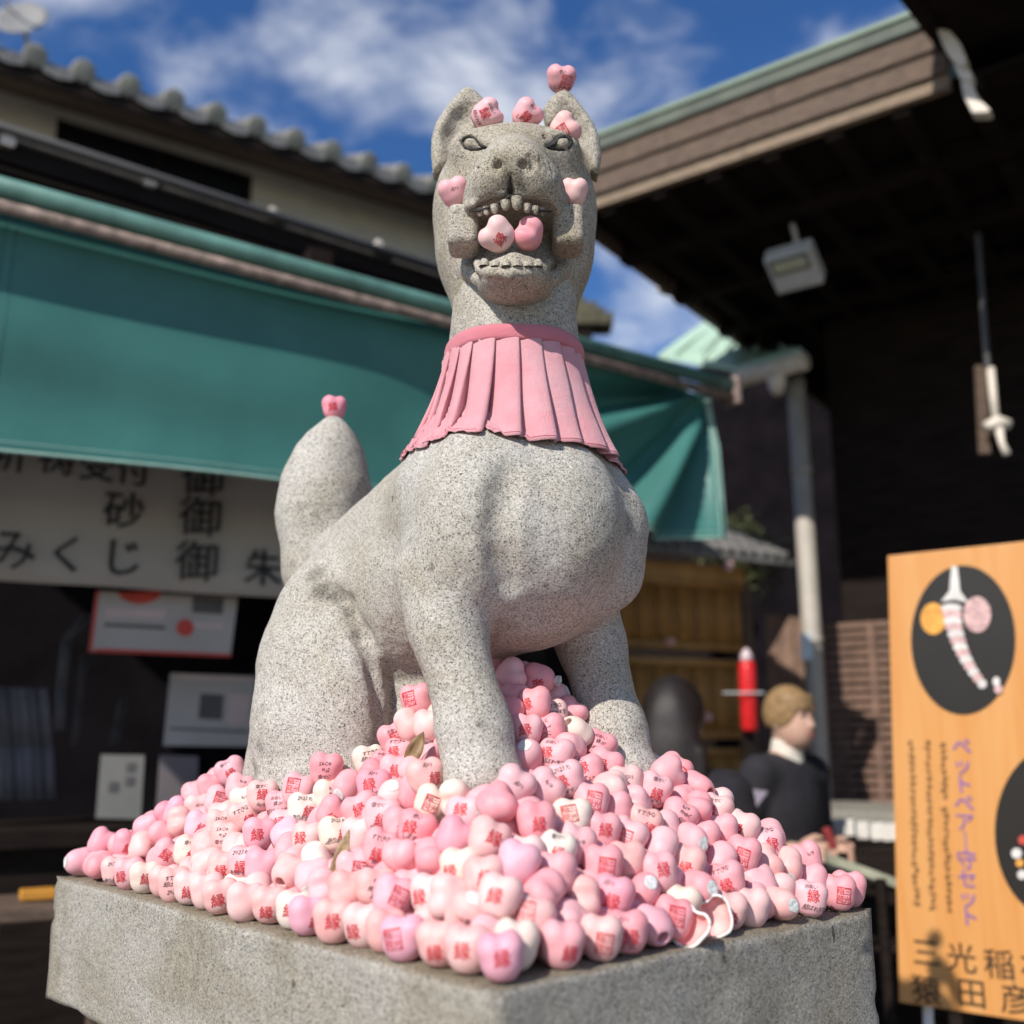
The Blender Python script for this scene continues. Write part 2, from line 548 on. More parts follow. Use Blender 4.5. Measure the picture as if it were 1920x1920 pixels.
ped_c = MID + AX_S * PL / 2
ped = thing('stone_pedestal', 'speckled grey granite pedestal slab carrying the fox statue and the pile of hearts', 'pedestal', (ped_c.x, ped_c.y, 0))
worn_block('slab', (ped_c.x, ped_c.y, PED_Z - 0.085), (PL / 2, PW / 2, 0.085), M_PED, ped, 40)
worn_block('shaft', (ped_c.x, ped_c.y, 0.62), (PL / 2 - 0.10, PW / 2 - 0.08, 0.51), M_PED, ped, 14, 0.004, 5)
worn_block('foot', (ped_c.x, ped_c.y, 0.055), (PL / 2 + 0.02, PW / 2 + 0.02, 0.055), M_PED, ped, 14, 0.004, 9)

fox = thing('fox_statue', 'carved granite guardian fox with pink bib and open jaws gripping a stone scroll', 'statue', srz(0.45, 0, -0.068))
worn_block('plinth', tuple(srz(0.465, 0, -0.134)), (0.29, 0.170, 0.0655), M_STONE, fox, 16, 0.004, 3)

# ---- trunk, legs and tail in (s, r, z)
FB = Field((0.08, -0.26, -0.09), (0.90, 0.26, 0.66), 0.0042)
FB.ell((0.285, 0.0, 0.265), (0.125, 0.137, 0.145))
FB.cone((0.31, 0, 0.25), (0.59, 0, 0.175), 0.137, 0.120, 0.03)
FB.cone((0.36, 0, 0.348), (0.65, 0, 0.252), 0.098, 0.088, 0.05)
for sg in (-1, 1):
    FB.ell((0.340, sg * 0.064, 0.315), (0.092, 0.080, 0.072), 0.05)
FB.ell((0.50, 0.010, 0.02), (0.085, 0.065, 0.13), 0.03)
FB.ell((0.560, -0.108, 0.035), (0.092, 0.068, 0.145), 0.012)
FB.ell((0.555, 0.108, 0.035), (0.092, 0.068, 0.145), 0.012)
FB.cone((0.545, 0.125, 0.12), (0.500, 0.135, -0.07), 0.062, 0.050, 0.03)
FB.cone((0.315, 0, 0.36), (0.305, 0, 0.62), 0.098, 0.084, 0.055)
for sg in (-1, 1):
    FB.ell((0.275, sg * 0.092, 0.265), (0.092, 0.074, 0.115), 0.035)
    # front leg
    FB.chain([((0.315, sg * 0.122, 0.20), 0.055), ((0.290, sg * 0.126, 0.13), 0.043), ((0.246, sg * 0.120, 0.012), 0.0395), ((0.236, sg * 0.119, -0.03), 0.041)], 0.022)
    FB.ell((0.228, sg * 0.119, -0.048), (0.046, 0.043, 0.034), 0.022)
    # hind leg
    FB.ell((0.610, sg * 0.098, 0.125), (0.098, 0.070, 0.135), 0.03)
    FB.chain([((0.61, sg * 0.11, 0.10), 0.078), ((0.600, sg * 0.118, 0.02), 0.074), ((0.605, sg * 0.122, -0.05), 0.066)], 0.03)
    FB.cone((0.675, sg * 0.115, 0.02), (0.705, sg * 0.122, -0.075), 0.045, 0.038, 0.03)
    FB.ell((0.545, sg * 0.118, -0.060), (0.080, 0.058, 0.035), 0.03)
FB.ell((0.665, 0, 0.20), (0.075, 0.10, 0.085), 0.04)
# tail
FB.chain([((0.725, 0, 0.185), 0.045), ((0.775, 0, 0.275), 0.057), ((0.778, 0, 0.365), 0.070), ((0.768, 0, 0.42), 0.067), ((0.758, 0, 0.475), 0.045), ((0.753, 0, 0.515), 0.013)], 0.030)
# chest parting and shoulder hollows
def to_srz(p):
    q = Vector(p) - MID
    return np.array((q.dot(AX_S), q.dot(AX_R), p[2] - CAMZ))
def surf_b(x_, y_, off=0.0):
    Ys = np.arange(0.95, 1.7, 0.003)
    Pq = np.array([to_srz(at_y(x_, y_, yy)) for yy in Ys])
    i_ = np.clip(np.round((Pq - FB.lo) / FB.h).astype(int), 0, FB.n - 1)
    ng = np.nonzero(FB.f[i_[:, 0], i_[:, 1], i_[:, 2]] < 0)[0]
    return to_srz(at_y(x_, y_, (Ys[ng[0]] if len(ng) else 1.3) + off))
FB.ell(surf_b(1050, 985, 0.062), (0.072, 0.080, 0.105), 0.020)
FB.ell(surf_b(872, 985, 0.045), (0.048, 0.048, 0.100), 0.030)
cr_ = [surf_b(x_, y_, o_) for x_, y_, o_ in ((958, 880, -0.007), (946, 930, -0.0075), (939, 985, -0.0085), (942, 1040, -0.0085), (955, 1095, -0.007))]
for a_, b_ in zip(cr_[:-1], cr_[1:]):
    FB.cone(a_, b_, 0.0110, 0.0110, 0.022, 'cut')
for px_, py_, Y_, r_ in ((1158, 985, 1.332, 0.034), (1156, 1075, 1.345, 0.030)):
    FB.ell(to_srz(at_y(px_, py_, Y_)), (r_, r_, r_ * 1.2), 0.03)
hl = [surf_b(x_, y_, 0.0) for x_, y_ in ((618, 1100), (655, 1135), (682, 1190), (702, 1260), (712, 1340))]
for a_, b_ in zip(hl[:-1], hl[1:]):
    FB.cone(a_, b_, 0.007, 0.009, 0.014, 'cut')

FB.below(-0.075)
V, F, N = FB.mesh()
V = smooth_verts(V, F, 2)
from mathutils import noise as _mn
# hand-dressed surface: slightly uneven, rougher under the flank and round the shoulder
_off = np.array([_mn.noise(Vector(v) * 21) * 0.0016 + _mn.noise(Vector(v) * 64) * 0.0007 for v in V.tolist()])
_rgh = np.array([_mn.noise(Vector(v) * 95) * 0.0013 for v in V.tolist()])
_msk = np.clip(1.3 - np.linalg.norm((V - np.array((0.47, -0.06, 0.07))) / np.array((0.12, 0.10, 0.13)), axis=1), 0, 1) + np.clip(1.3 - np.linalg.norm((V - np.array((0.30, 0.17, 0.26))) / np.array((0.07, 0.05, 0.10)), axis=1), 0, 1)
V = V + N / np.maximum(np.linalg.norm(N, axis=1, keepdims=True), 1e-9) * (_off + _rgh * _msk)[:, None]
def seg_d(P, a, b):
    a = np.array(a); b = np.array(b); ab = b - a
    t = np.clip(((P - a) @ ab) / (ab @ ab), 0, 1)
    return np.linalg.norm(P - a - t[:, None] * ab, axis=1)
C = V[F].mean(1)
SK = {'torso': [((0.27, 0, 0.27), (0.27, 0, 0.6), .13), ((0.30, 0, 0.25), (0.60, 0, 0.18), 0.135)]}
dT = np.minimum(np.minimum(seg_d(C, (0.30, 0, 0.28), (0.60, 0, 0.19)) - 0.135, seg_d(C, (0.29, 0, 0.25), (0.3, 0, 0.6)) - 0.13),
                np.minimum(seg_d(C, (0.27, -0.10, 0.27), (0.27, -0.10, 0.25)) - 0.085, seg_d(C, (0.27, 0.10, 0.27), (0.27, 0.10, 0.25)) - 0.085))
dL = [seg_d(C, (0.30, sg * 0.122, 0.13), (0.205, sg * 0.122, -0.05)) - 0.048 for sg in (-1, 1)]
dH = [np.minimum(seg_d(C, (0.61, sg * 0.115, 0.13), (0.60, sg * 0.122, -0.06)) - 0.078, seg_d(C, (0.7, sg * 0.12, -0.06), (0.50, sg * 0.128, -0.06)) - 0.045) for sg in (-1, 1)]
dTail = seg_d(C, (0.785, 0, 0.27), (0.76, 0, 0.52)) - 0.065
lab = np.argmin(np.stack([dT] + dL + dH + [dTail]), axis=0)
Wv = np.array([MID.x, MID.y, CAMZ]) + V[:, :1] * np.array(AX_S) + V[:, 1:2] * np.array(AX_R) + V[:, 2:] * np.array((0, 0, 1.0))
Nw = N[:, :1] * np.array(AX_S) + N[:, 1:2] * np.array(AX_R) + N[:, 2:] * np.array((0, 0, 1.0))
flip = AX_S.cross(AX_R).z < 0
if flip:
    F = F[:, ::-1]
def split_part(name, W, Fc, Nn, mask, mat, parent, spots=()):
    sub = Fc[mask]
    used = np.unique(sub)
    re = np.full(len(W), -1); re[used] = np.arange(len(used))
    me = np_mesh(name, W[used], re[sub])
    nn = Nn[used] / np.maximum(np.linalg.norm(Nn[used], axis=1, keepdims=True), 1e-9)
    me.normals_split_custom_set_from_vertices([tuple(x) for x in nn])
    if spots:
        lv = np.zeros(len(used))
        for c_, r_, st_ in spots:
            dd = np.linalg.norm(W[used] - np.array(c_), axis=1)
            lv = np.maximum(lv, st_ * np.clip(1.25 - dd / r_, 0, 1))
        at = me.attributes.new('lichen', 'FLOAT', 'POINT'); at.data.foreach_set('value', lv.astype(np.float32))
    return link(name, me, mat, parent)
# smoothed vertex normals from the whole mesh, so that the parts meet without a seam
def vert_normals(W, Fc):
    a, b, c, d = (W[Fc[:, i]] for i in range(4))
    fn = np.cross(c - a, d - b)
    i = np.concatenate([Fc[:, k] for k in range(4)])
    return np.stack([np.bincount(i, np.tile(fn[:, c_], 4), len(W)) for c_ in range(3)], 1)
NB = vert_normals(Wv, F)
def sw(x_, y_):
    q = surf_b(x_, y_)
    return tuple(srz(q[0], q[1], q[2]))
# black lichen and water marks, where the photograph has them
SPOTS = [(sw(736, 934), 0.009, 1.1), (sw(745, 918), 0.012, 0.55)]
for x_, y_, r_, st_ in ((592, 1075, .022, .9), (575, 1045, .012, .9), (600, 1108, .020, 1.0), (630, 1118, .020, 1.0), (655, 1150, .016, .9), (668, 1190, .014, .8), (548, 1055, .010, .8), (520, 1110, .012, .8), (505, 1150, .010, .7),
                        (492, 1330, .014, .7), (488, 1400, .016, .8), (478, 1440, .018, .9), (1170, 930, .022, .8), (1178, 985, .020, .8), (1150, 905, .014, .7), (565, 950, .014, .75), (590, 965, .012, .7), (660, 870, .030, .6), (670, 840, .02, .55),
                        (905, 1080, .010, .6), (810, 1065, .006, .9), (830, 870, .006, .8), (900, 1360, .008, .9), (1190, 1060, .016, .6), (560, 1470, .03, .8), (620, 1465, .03, .7)):
    SPOTS.append((sw(x_, y_), r_ * 1.5, st_ * 0.98))
for i, nm in enumerate(['torso', 'front_leg', 'front_leg', 'hind_leg', 'hind_leg', 'tail']):
    split_part(nm, Wv, F, NB, lab == i, M_STONE, fox, SPOTS)

# ---- head, in the place's own axes (the face looks towards the viewer)
def C1(cx, cy, Y):
    p = at_y(740 + cx * 0.2396, 100 + cy * 0.2396, Y)
    return np.array((p.x, p.y, p.z))
FH = Field((-0.16, 1.10, CAMZ + 0.47), (0.165, 1.47, CAMZ + 0.98), 0.0024)
hx = 0.004
Z0 = CAMZ
FH.ell((hx, 1.355, Z0 + 0.752), (0.110, 0.100, 0.084), 0, pw=2.4)
FH.ell((hx, 1.360, Z0 + 0.700), (0.113, 0.098, 0.110), 0.03, pw=2.5)
FH.cone((hx, 1.345, Z0 + 0.50), (hx, 1.350, Z0 + 0.66), 0.083, 0.090, 0.035)
# brow and cheeks
FH.cone((hx - 0.062, 1.280, Z0 + 0.790), (hx + 0.062, 1.280, Z0 + 0.790), 0.028, 0.028, 0.02)
FH.cone((hx, 1.29, Z0 + 0.760), (hx, 1.205, Z0 + 0.712), 0.058, 0.042, 0.035)
# muzzle: two flews
for sg in (-1, 1):
    FH.ell((hx + sg * 0.028, 1.222, Z0 + 0.690), (0.036, 0.060, 0.040), 0.016)
    FH.cone((hx + sg * 0.050, 1.285, Z0 + 0.682), (hx + sg * 0.036, 1.225, Z0 + 0.675), 0.030, 0.026, 0.02)
def surf(cx, cy, inset=0.0):
    """where the line of sight through this point of the face meets the stone carved so far"""
    Ys = np.arange(1.12, 1.42, 0.0012)
    P = np.array([C1(cx, cy, y_) for y_ in Ys])
    i = np.clip(np.round((P - FH.lo) / FH.h).astype(int), 0, FH.n - 1)
    neg = np.nonzero(FH.f[i[:, 0], i[:, 1], i[:, 2]] < 0)[0]
    y_ = Ys[neg[0]] if len(neg) else 1.25
    return C1(cx, cy, y_ + inset)
# nose
FH.ell((hx, 1.180, Z0 + 0.706), (0.034, 0.026, 0.027), 0.018)
for sg in (-1, 1):
    FH.ell((hx + sg * 0.0165, 1.166, Z0 + 0.7085), (0.014, 0.012, 0.013), 0.008)
    pass
nost = [surf(905 + sg * 98, 868) for sg in (-1, 1)]
for q, sg in zip(nost, (-1, 1)):
    FH.ell(q, (0.0062, 0.010, 0.0050), 0.0015, 'cut')
    q2 = surf(905 + sg * 118, 815)
    FH.cone(q + np.array((sg * 0.004, 0, 0.001)), q2, 0.0030, 0.0012, 0.002, 'cut')
# philtrum and lip line
lipc = {}
for sg in (-1, 1):
    lip = [surf(905 + sg * dx_, cy_) for dx_, cy_ in ((0, 1075), (60, 1120), (140, 1160), (235, 1190), (320, 1200))]
    lipc[sg] = lip
for sg in (-1, 1):
    # the lip as a soft welt, hollowed above and undercut below
    lip = lipc[sg]
    for a, b in zip(lip[:-1], lip[1:]):
        FH.cone(a + np.array((0, 0.003, 0.001)), b + np.array((0, 0.003, 0.001)), 0.0075, 0.0075, 0.006)
    for a, b in zip(lip[:-1], lip[1:]):
        FH.cone(a + np.array((0, -0.002, -0.0125)), b + np.array((0, -0.002, -0.0125)), 0.0085, 0.0085, 0.002, 'cut')
ph = [surf(903, 945), surf(904, 1020), surf(905, 1085)]
FH.cone(ph[0], ph[1], 0.0020, 0.0034, 0.002, 'cut'); FH.cone(ph[1], ph[2], 0.0034, 0.0055, 0.003, 'cut')
for sg in (-1, 1):
    al = [surf(905 + sg * dx_, cy_) for dx_, cy_ in ((110, 935), (165, 905), (178, 850), (150, 795))]
    for a, b in zip(al[:-1], al[1:]):
        FH.cone(a, b, 0.0022, 0.0022, 0.004, 'cut')
for sg in (-1, 1):
    for j in range(3):
        FH.cone(surf(905 + sg * (228 + 38 * j), 815 + 22 * j), surf(905 + sg * (250 + 42 * j), 905 + 20 * j), 0.0010, 0.0022, 0.002, 'cut')
# lower jaw
FH.ell((hx, 1.255, Z0 + 0.580), (0.050, 0.064, 0.030), 0.008)
FH.ell((hx, 1.222, Z0 + 0.570), (0.044, 0.042, 0.024), 0.010)
for sg in (-1, 1):
    FH.cone((hx + sg * 0.046, 1.25, Z0 + 0.585), (hx + sg * 0.070, 1.31, Z0 + 0.635), 0.010, 0.016, 0.004)
# mouth: a gap between the jaws
FH.box((hx, 1.232, Z0 + 0.630), (0.053, 0.100, 0.033), 0.012, 0.004, 'cut')
JR = [C1(*q) for q in ((648, 1640, 1.245), (672, 1695, 1.212), (765, 1722, 1.190), (905, 1732, 1.183), (1050, 1722, 1.190), (1148, 1695, 1.212), (1190, 1640, 1.245))]
# gum carrying the upper teeth
for a_, b_ in zip(JR[:-1], JR[1:]):
    FH.cone(a_, b_, 0.0062, 0.0062, 0.005)
# tongue
FH.ell((hx - 0.002, 1.230, Z0 + 0.586), (0.020, 0.042, 0.018), 0.004)
EYES = []
# eyes: almond outline cut round a ball set nearly flush
for sg in (-1, 1):
    o_ = 955
    pts = [(o_ + sg * cx_, cy_) for cx_, cy_ in ((430, 690), (415, 655), (370, 640), (325, 660), (290, 705), (235, 728), (300, 742), (360, 745), (405, 730), (430, 690))]
    ps = [surf(*q) for q in pts]
    ctr = surf(o_ + sg * 352, 700)
    for a, b in zip(ps[:-1], ps[1:]):
        FH.cone(a, b, 0.0036, 0.0036, 0.0015, 'cut')
    EYES.append((ctr, ps))
    FH.ell(ctr + np.array((0, 0.0075, 0)), (0.0105, 0.011, 0.0092), 0.0)
# ears
EAR = []
EO = {-1: [(300, 960), (285, 800), (288, 690), (320, 570), (380, 470), (450, 385), (520, 310), (560, 283), (610, 295), (665, 340), (745, 425), (740, 560), (600, 640), (500, 740), (400, 920)],
      1: [(1590, 975), (1618, 830), (1606, 690), (1560, 570), (1470, 440), (1395, 348), (1330, 305), (1262, 330), (1200, 390), (1160, 450), (1190, 580), (1400, 660), (1480, 780), (1530, 930)]}
GR = {-1: [(440, 760, .010), (470, 620, .017), (540, 480, .016), (585, 400, .006)], 1: [(1470, 770, .010), (1420, 620, .018), (1370, 500, .014), (1330, 410, .006)]}
for sg in (-1, 1):
    FE = Field((hx + sg * 0.080 - 0.075, 1.26, CAMZ + 0.68), (hx + sg * 0.080 + 0.075, 1.40, CAMZ + 0.975), 0.0024)
    pl = [C1(cx, cy, 1.335) for cx, cy in EO[sg]]
    FE.poly([(p[0], p[2]) for p in pl], 1.318, 1.362, 0.014)
    ch = [(C1(cx, cy, 1.314), r_) for cx, cy, r_ in GR[sg]]
    FE.chain(ch, 0.010, 'cut')
    EAR.append(FE)
V, F, N = FH.mesh()
V = smooth_verts(V, F, 1)
NH = vert_normals(V, F)
cen = V[F].mean(1)
jaw = (cen[:, 2] < CAMZ + 0.604) & (cen[:, 1] < 1.29) & (np.abs(cen[:, 0] - hx) < 0.062) & (cen[:, 1] < 1.27 + (cen[:, 2] - CAMZ - 0.53) * 0.3)
eyeb = np.zeros(len(F), bool)
HEAD = split_part('head', V, F, NH, ~jaw, M_HEADST, fox)
JAW = split_part('lower_jaw', V, F, NH, jaw, M_HEADST, fox)
for FE in EAR:
    V, F, N = FE.mesh()
    V = smooth_verts(V, F, 1)
    link('ear', np_mesh('ear', V, F), M_HEADST, HEAD)
# black grime in the carved eye outlines, plain dark tubes along the lip creases
M_GRIME_LINE = plain('black_grime_and_lines', (0.045, 0.042, 0.038), 0.9, 0.4, 300, 0.3)
for k_, (ctr, ps) in enumerate(EYES):
    MB().tube([Vector(q) + Vector((0, 0.0022, 0)) for q in ps], 0.0020 if k_ == 0 else 0.0030, 6).build('eye_rim', M_GRIME_LINE, HEAD, 0, True)
for sg in (-1, 1):
    lp_ = [Vector(q) + Vector((0, 0.001, -0.0062)) for q in lipc[sg]]
    MB().tube(lp_, [0.0030, 0.0022, 0.0020, 0.0018, 0.0014], 6).build('lip_line', M_GRIME_LINE, HEAD, 0, True)
MB().tube([Vector(q) + Vector((0, 0.0026, 0)) for q in ph], [0.0010, 0.0018, 0.0026], 6).build('lip_line', M_GRIME_LINE, HEAD, 0, True)
# teeth
TO = MB()
UPV = Vector((0, 0, 1))
def tooth(cx, cy, Y, r, h, up):
    p = Vector(surf(cx, cy, -0.001)) + UPV * 0.003 if up else Vector(C1(cx, cy, Y))
    if up and p.y > 1.235: p = Vector(C1(cx, cy, Y))
    vs, fs = [], []
    seg, rg = 8, 5
    for i in range(rg):
        a = i / (rg - 1) * math.pi / 2
        for k in range(seg):
            an = 2 * math.pi * k / seg
            vs.append(p + Vector((math.cos(an) * r * math.cos(a) ** (0.8 if up else 0.75), math.sin(an) * r * 0.8 * math.cos(a) ** 0.75, (1 if up else -1) * math.sin(a) * h)))
    vs = [v - Vector((0, 0, (1 if up else -1) * h * 0.4)) for v in vs]
    for i in range(rg - 1):
        for k in range(seg):
            q = (i * seg + k, i * seg + (k + 1) % seg, (i + 1) * seg + (k + 1) % seg, (i + 1) * seg + k)
            fs.append(q if up else q[::-1])
    last = [(rg - 1) * seg + k for k in range(seg)]
    fs.append(tuple(last) if up else tuple(last[::-1]))
    return link('tooth', mesh_from('tooth', vs, fs), M_HEADST, JAW if up else HEAD, True)
for cx, cy, Y, r, h in [(668, 1240, 1.20, .0046, .011), (718, 1230, 1.192, .0048, .011), (782, 1215, 1.184, .0054, .012), (868, 1185, 1.176, .0064, .013),
                        (955, 1168, 1.174, .0072, .018), (1035, 1210, 1.18, .0054, .012), (1100, 1226, 1.188, .0048, .011), (1150, 1240, 1.197, .0046, .011)]:
    tooth(cx, cy, Y, r, h, False)
for cx, cy, Y, r, h in [(700, 1660, 1.215, .0070, .011), (790, 1668, 1.186, .0065, .009), (872, 1665, 1.180, .0068, .010), (960, 1665, 1.179, .0068, .010), (1045, 1668, 1.184, .0068, .010), (1120, 1665, 1.20, .0070, .011)]:
    tooth(cx, cy, Y, r, h, True)
# the stone scroll across the mouth
FS = Field((-0.10, 1.19, CAMZ + 0.60), (0.11, 1.31, CAMZ + 0.70), 0.002)
for cx_ in (hx - 0.067, hx + 0.069):
    FS.box((cx_, 1.240, CAMZ + 0.648), (0.0205, 0.027, 0.0290), 0.011)
FS.box((hx, 1.285, CAMZ + 0.648), (0.05, 0.012, 0.020), 0.005)
V, F, N = FS.mesh()
link('scroll', np_mesh('scroll', smooth_verts(V, F, 1), F), M_HEADST, fox)

# ---- pink bib
def cloth(name, col, fade, rough=0.85):
    m, n, l, b = mat_new(name)
    tc = n.new('ShaderNodeTexCoord')
    nz = noise(n, l, 14, 5, 0.6, tc.outputs['Object'])
    r = ramp(n, [(0.35, col), (0.7, fade)]); l.new(nz.outputs['Fac'], r.inputs[0])
    l.new(r.outputs[0], b.inputs['Base Color'])
    b.inputs['Roughness'].default_value = rough
    b.inputs['Sheen Weight'].default_value = 0.25
    b.inputs['Specular IOR Level'].default_value = 0.2
    wv = noise(n, l, 900, 2, 0.5, tc.outputs['Object'])
    wr = noise(n, l, 34, 5, 0.65, tc.outputs['Object'])
    ad = n.new('ShaderNodeMath'); ad.operation = 'MULTIPLY_ADD'; ad.inputs[1].default_value = 2.0
    l.new(wr.outputs['Fac'], ad.inputs[0]); l.new(wv.outputs['Fac'], ad.inputs[2])
    bp = n.new('ShaderNodeBump'); bp.inputs['Strength'].default_value = 0.5; bp.inputs['Distance'].default_value = 0.004
    l.new(ad.outputs[0], bp.inputs['Height']); l.new(bp.outputs[0], b.inputs['Normal'])
    return m
M_BIB = cloth('bib_pink_cotton', (0.67, 0.285, 0.315), (0.67, 0.365, 0.40))
M_BAND = cloth('bib_band_cotton', (0.62, 0.17, 0.21), (0.64, 0.22, 0.26))
bib = thing('pleated_bib', 'pink pleated cloth bib tied round the neck of the stone fox', 'bib', srz(0.305, 0, 0.56))
nc = srz(0.307, 0, 0)
BZ_T, BZ_B = CAMZ + 0.505, CAMZ + 0.350
def bib_mesh():
    PLT = 22
    rr = random.Random(12)
    wid = [rr.uniform(0.72, 1.35) for _ in range(PLT)]
    tot = sum(wid); wid = [w / tot * 2 * math.pi for w in wid]
    NS, NZ = 18, 30
    # one knife pleat seen from above: (share of its width, how far out)
    key = [(0.0, 0.15), (0.30, 0.62), (0.62, 0.90), (0.88, 1.0), (0.985, 0.98), (1.02, 0.80), (0.93, 0.52), (0.80, 0.22), (0.86, 0.04), (1.0, 0.15)]
    cum = [0.0]
    for p, q in zip(key[:-1], key[1:]):
        cum.append(cum[-1] + math.hypot(q[0] - p[0], (q[1] - p[1]) * 0.35))
    prof = []
    for i in range(NS):
        d_ = cum[-1] * i / NS
        k = max(j for j in range(len(cum)) if cum[j] <= d_ + 1e-9)
        k = min(k, len(key) - 2)
        f = (d_ - cum[k]) / (cum[k + 1] - cum[k])
        prof.append((key[k][0] + (key[k + 1][0] - key[k][0]) * f, key[k][1] + (key[k + 1][1] - key[k][1]) * f))
    rows = []
    amp = [rr.uniform(0.6, 1.35) for _ in range(PLT)]
    swing = [rr.uniform(-1, 1) for _ in range(PLT)]
    curl = [rr.uniform(0, 6.3) for _ in range(PLT)]
    NA = PLT * NS
    vs, fs = [], []
    for j in range(NZ):
        t = j / (NZ - 1)
        th0 = 2.2
        for k in range(PLT):
            for i, (fa, fo) in enumerate(prof):
                opn = t ** 1.15
                fold = fa if fo > 0.55 or fa < 0.7 else fa + (1.0 - fa) * 0.55 * opn       # folds open towards the hem
                th = th0 + wid[k] * (fold + 0.05 * swing[k] * opn + 0.03 * math.sin(3.0 * t + curl[k]) * opn)
                dep = (0.0028 + 0.0225 * opn * amp[k])
                rad = 0.0930 + 0.028 * t + 0.010 * t * t + (fo - 0.5) * dep + 0.0022 * math.sin(5.5 * t + curl[k]) * t
                cx_, sy_ = math.cos(th), math.sin(th)
                z = BZ_T + (BZ_B - BZ_T) * t - 0.005 * t * cx_ + (0.004 * t if sy_ < 0 else 0) - 0.0035 * t * math.sin(2 * th)
                z += 0.0045 * t ** 3 * (fo - 0.4) * amp[k] + 0.0025 * t ** 3 * math.sin(curl[k])
                vs.append((nc.x + cx_ * rad, nc.y + sy_ * rad * 1.02, z))
            th0 += wid[k]
    for j in range(NZ - 1):
        for i in range(NA):
            i2 = (i + 1) % NA
            fs.append((j * NA + i, (j + 1) * NA + i, (j + 1) * NA + i2, j * NA + i2))
    return vs, fs
vs, fs = bib_mesh()
def fb_val(P):
    q = np.asarray(P) - np.array((MID.x, MID.y, CAMZ))
    L = np.stack([q @ np.array(AX_S), q @ np.array(AX_R), q[:, 2]], 1)
    i = np.clip(np.round((L - FB.lo) / FB.h).astype(int), 0, FB.n - 1)
    return FB.f[i[:, 0], i[:, 1], i[:, 2]]
vs = np.array(vs)
def fb_grad(P):
    e = 0.006
    g = np.stack([fb_val(P + np.eye(3)[i] * e) - fb_val(P - np.eye(3)[i] * e) for i in range(3)], 1)
    return g / np.maximum(np.linalg.norm(g, axis=1, keepdims=True), 1e-6)
for _ in range(60):
    d = fb_val(vs)
    # the inner side of every fold just clears the stone
    bad = d < 0.0035
    if not bad.any(): break
    g = fb_grad(vs[bad])
    g[:, 2] = np.maximum(g[:, 2], 0.35)
    vs[bad] += g / np.linalg.norm(g, axis=1, keepdims=True) * 0.0015
vs = vs.tolist()
NAs = 22 * 18
hem = [Vector(vs[28 * NAs + i % NAs]) + Vector(((vs[28 * NAs + i % NAs][0] - nc.x), (vs[28 * NAs + i % NAs][1] - nc.y), 0)).normalized() * 0.0009 for i in range(NAs + 1)]
MB().tube(hem, 0.0006, 4).build('hem_stitching', M_BAND, bib)
sk = link('skirt', mesh_from('skirt', vs, fs), M_BIB, bib, True)
md = sk.modifiers.new('thick', 'SOLIDIFY'); md.thickness = 0.0011; md.offset = 0
vs, fs = [], []
NA = 96
prof = [(0.0905, 0.004), (0.0945, 0.0045), (0.096, -0.002), (0.0962, -0.012), (0.0945, -0.0175), (0.0905, -0.0165)]
for i in range(NA):
    th = 2 * math.pi * i / NA
    for r_, dz in prof:
        vs.append((nc.x + math.cos(th) * r_, nc.y + math.sin(th) * r_ * 1.02, BZ_T + 0.013 + dz + 0.0012 * math.sin(5 * th)))
np_ = len(prof)
for i in range(NA):
    i2 = (i + 1) % NA
    for k in range(np_):
        k2 = (k + 1) % np_
        fs.append((i * np_ + k, i2 * np_ + k, i2 * np_ + k2, i * np_ + k2))
link('neckband', mesh_from('neckband', vs, fs), M_BAND, bib, True)
# ================================================================== the heart charms
HW = 0.0435
def hsdf(x, y, z):
    # an egg with two shallow lobes at its thick end
    q0 = np.sqrt((x / 0.0196) ** 2 + (y / 0.0170) ** 2 + ((z + 0.0012) / 0.0205) ** 2)
    q1 = np.sqrt((x / 0.0196 ** 2) ** 2 + (y / 0.0170 ** 2) ** 2 + ((z + 0.0012) / 0.0205 ** 2) ** 2) + 1e-9
    d = q0 * (q0 - 1) / q1
    for sx in (-1, 1):
        lx, lz = sx * 0.0079, 0.0078
        l_ = np.sqrt((x - lx) ** 2 + (y * 0.86) ** 2 + (z - lz) ** 2) - 0.0137
        k = 0.0032
        h = np.clip(0.5 + 0.5 * (d - l_) / k, 0, 1)
        d = d * (1 - h) + l_ * h - k * h * (1 - h)
    # cleft between the lobes
    cl = np.sqrt(x ** 2 + (z - 0.0252) ** 2) - 0.0052
    k = 0.006
    h = np.clip(0.5 + 0.5 * (-cl - d) / k, 0, 1)
    d = d * (1 - h) - cl * h + k * h * (1 - h)
    # flat standing face
    c = -(z + 0.0198)
    k2 = 0.0018
    h2 = np.clip(0.5 + 0.5 * (c - d) / k2, 0, 1)
    return d * (1 - h2) + c * h2 + k2 * h2 * (1 - h2)
def heart_field(h, hole=False):
    FHt = Field((-0.026, -0.022, -0.024), (0.026, 0.022, 0.024), h)
    X, Y, Z = np.meshgrid(*FHt.ax, indexing='ij', sparse=True)
    d = hsdf(X, Y, Z)
    if hole:
        cyl = np.maximum(np.sqrt(X ** 2 + Y ** 2) - 0.0060, Z + 0.004)
        d = np.maximum(d, -cyl)
    FHt.f = d.astype(np.float32)
    return FHt
def heart_mesh(name, h, hole=False):
    V, F, N = heart_field(h, hole).mesh()
    return np_mesh(name, smooth_verts(V, F, 1, 0.3), F)
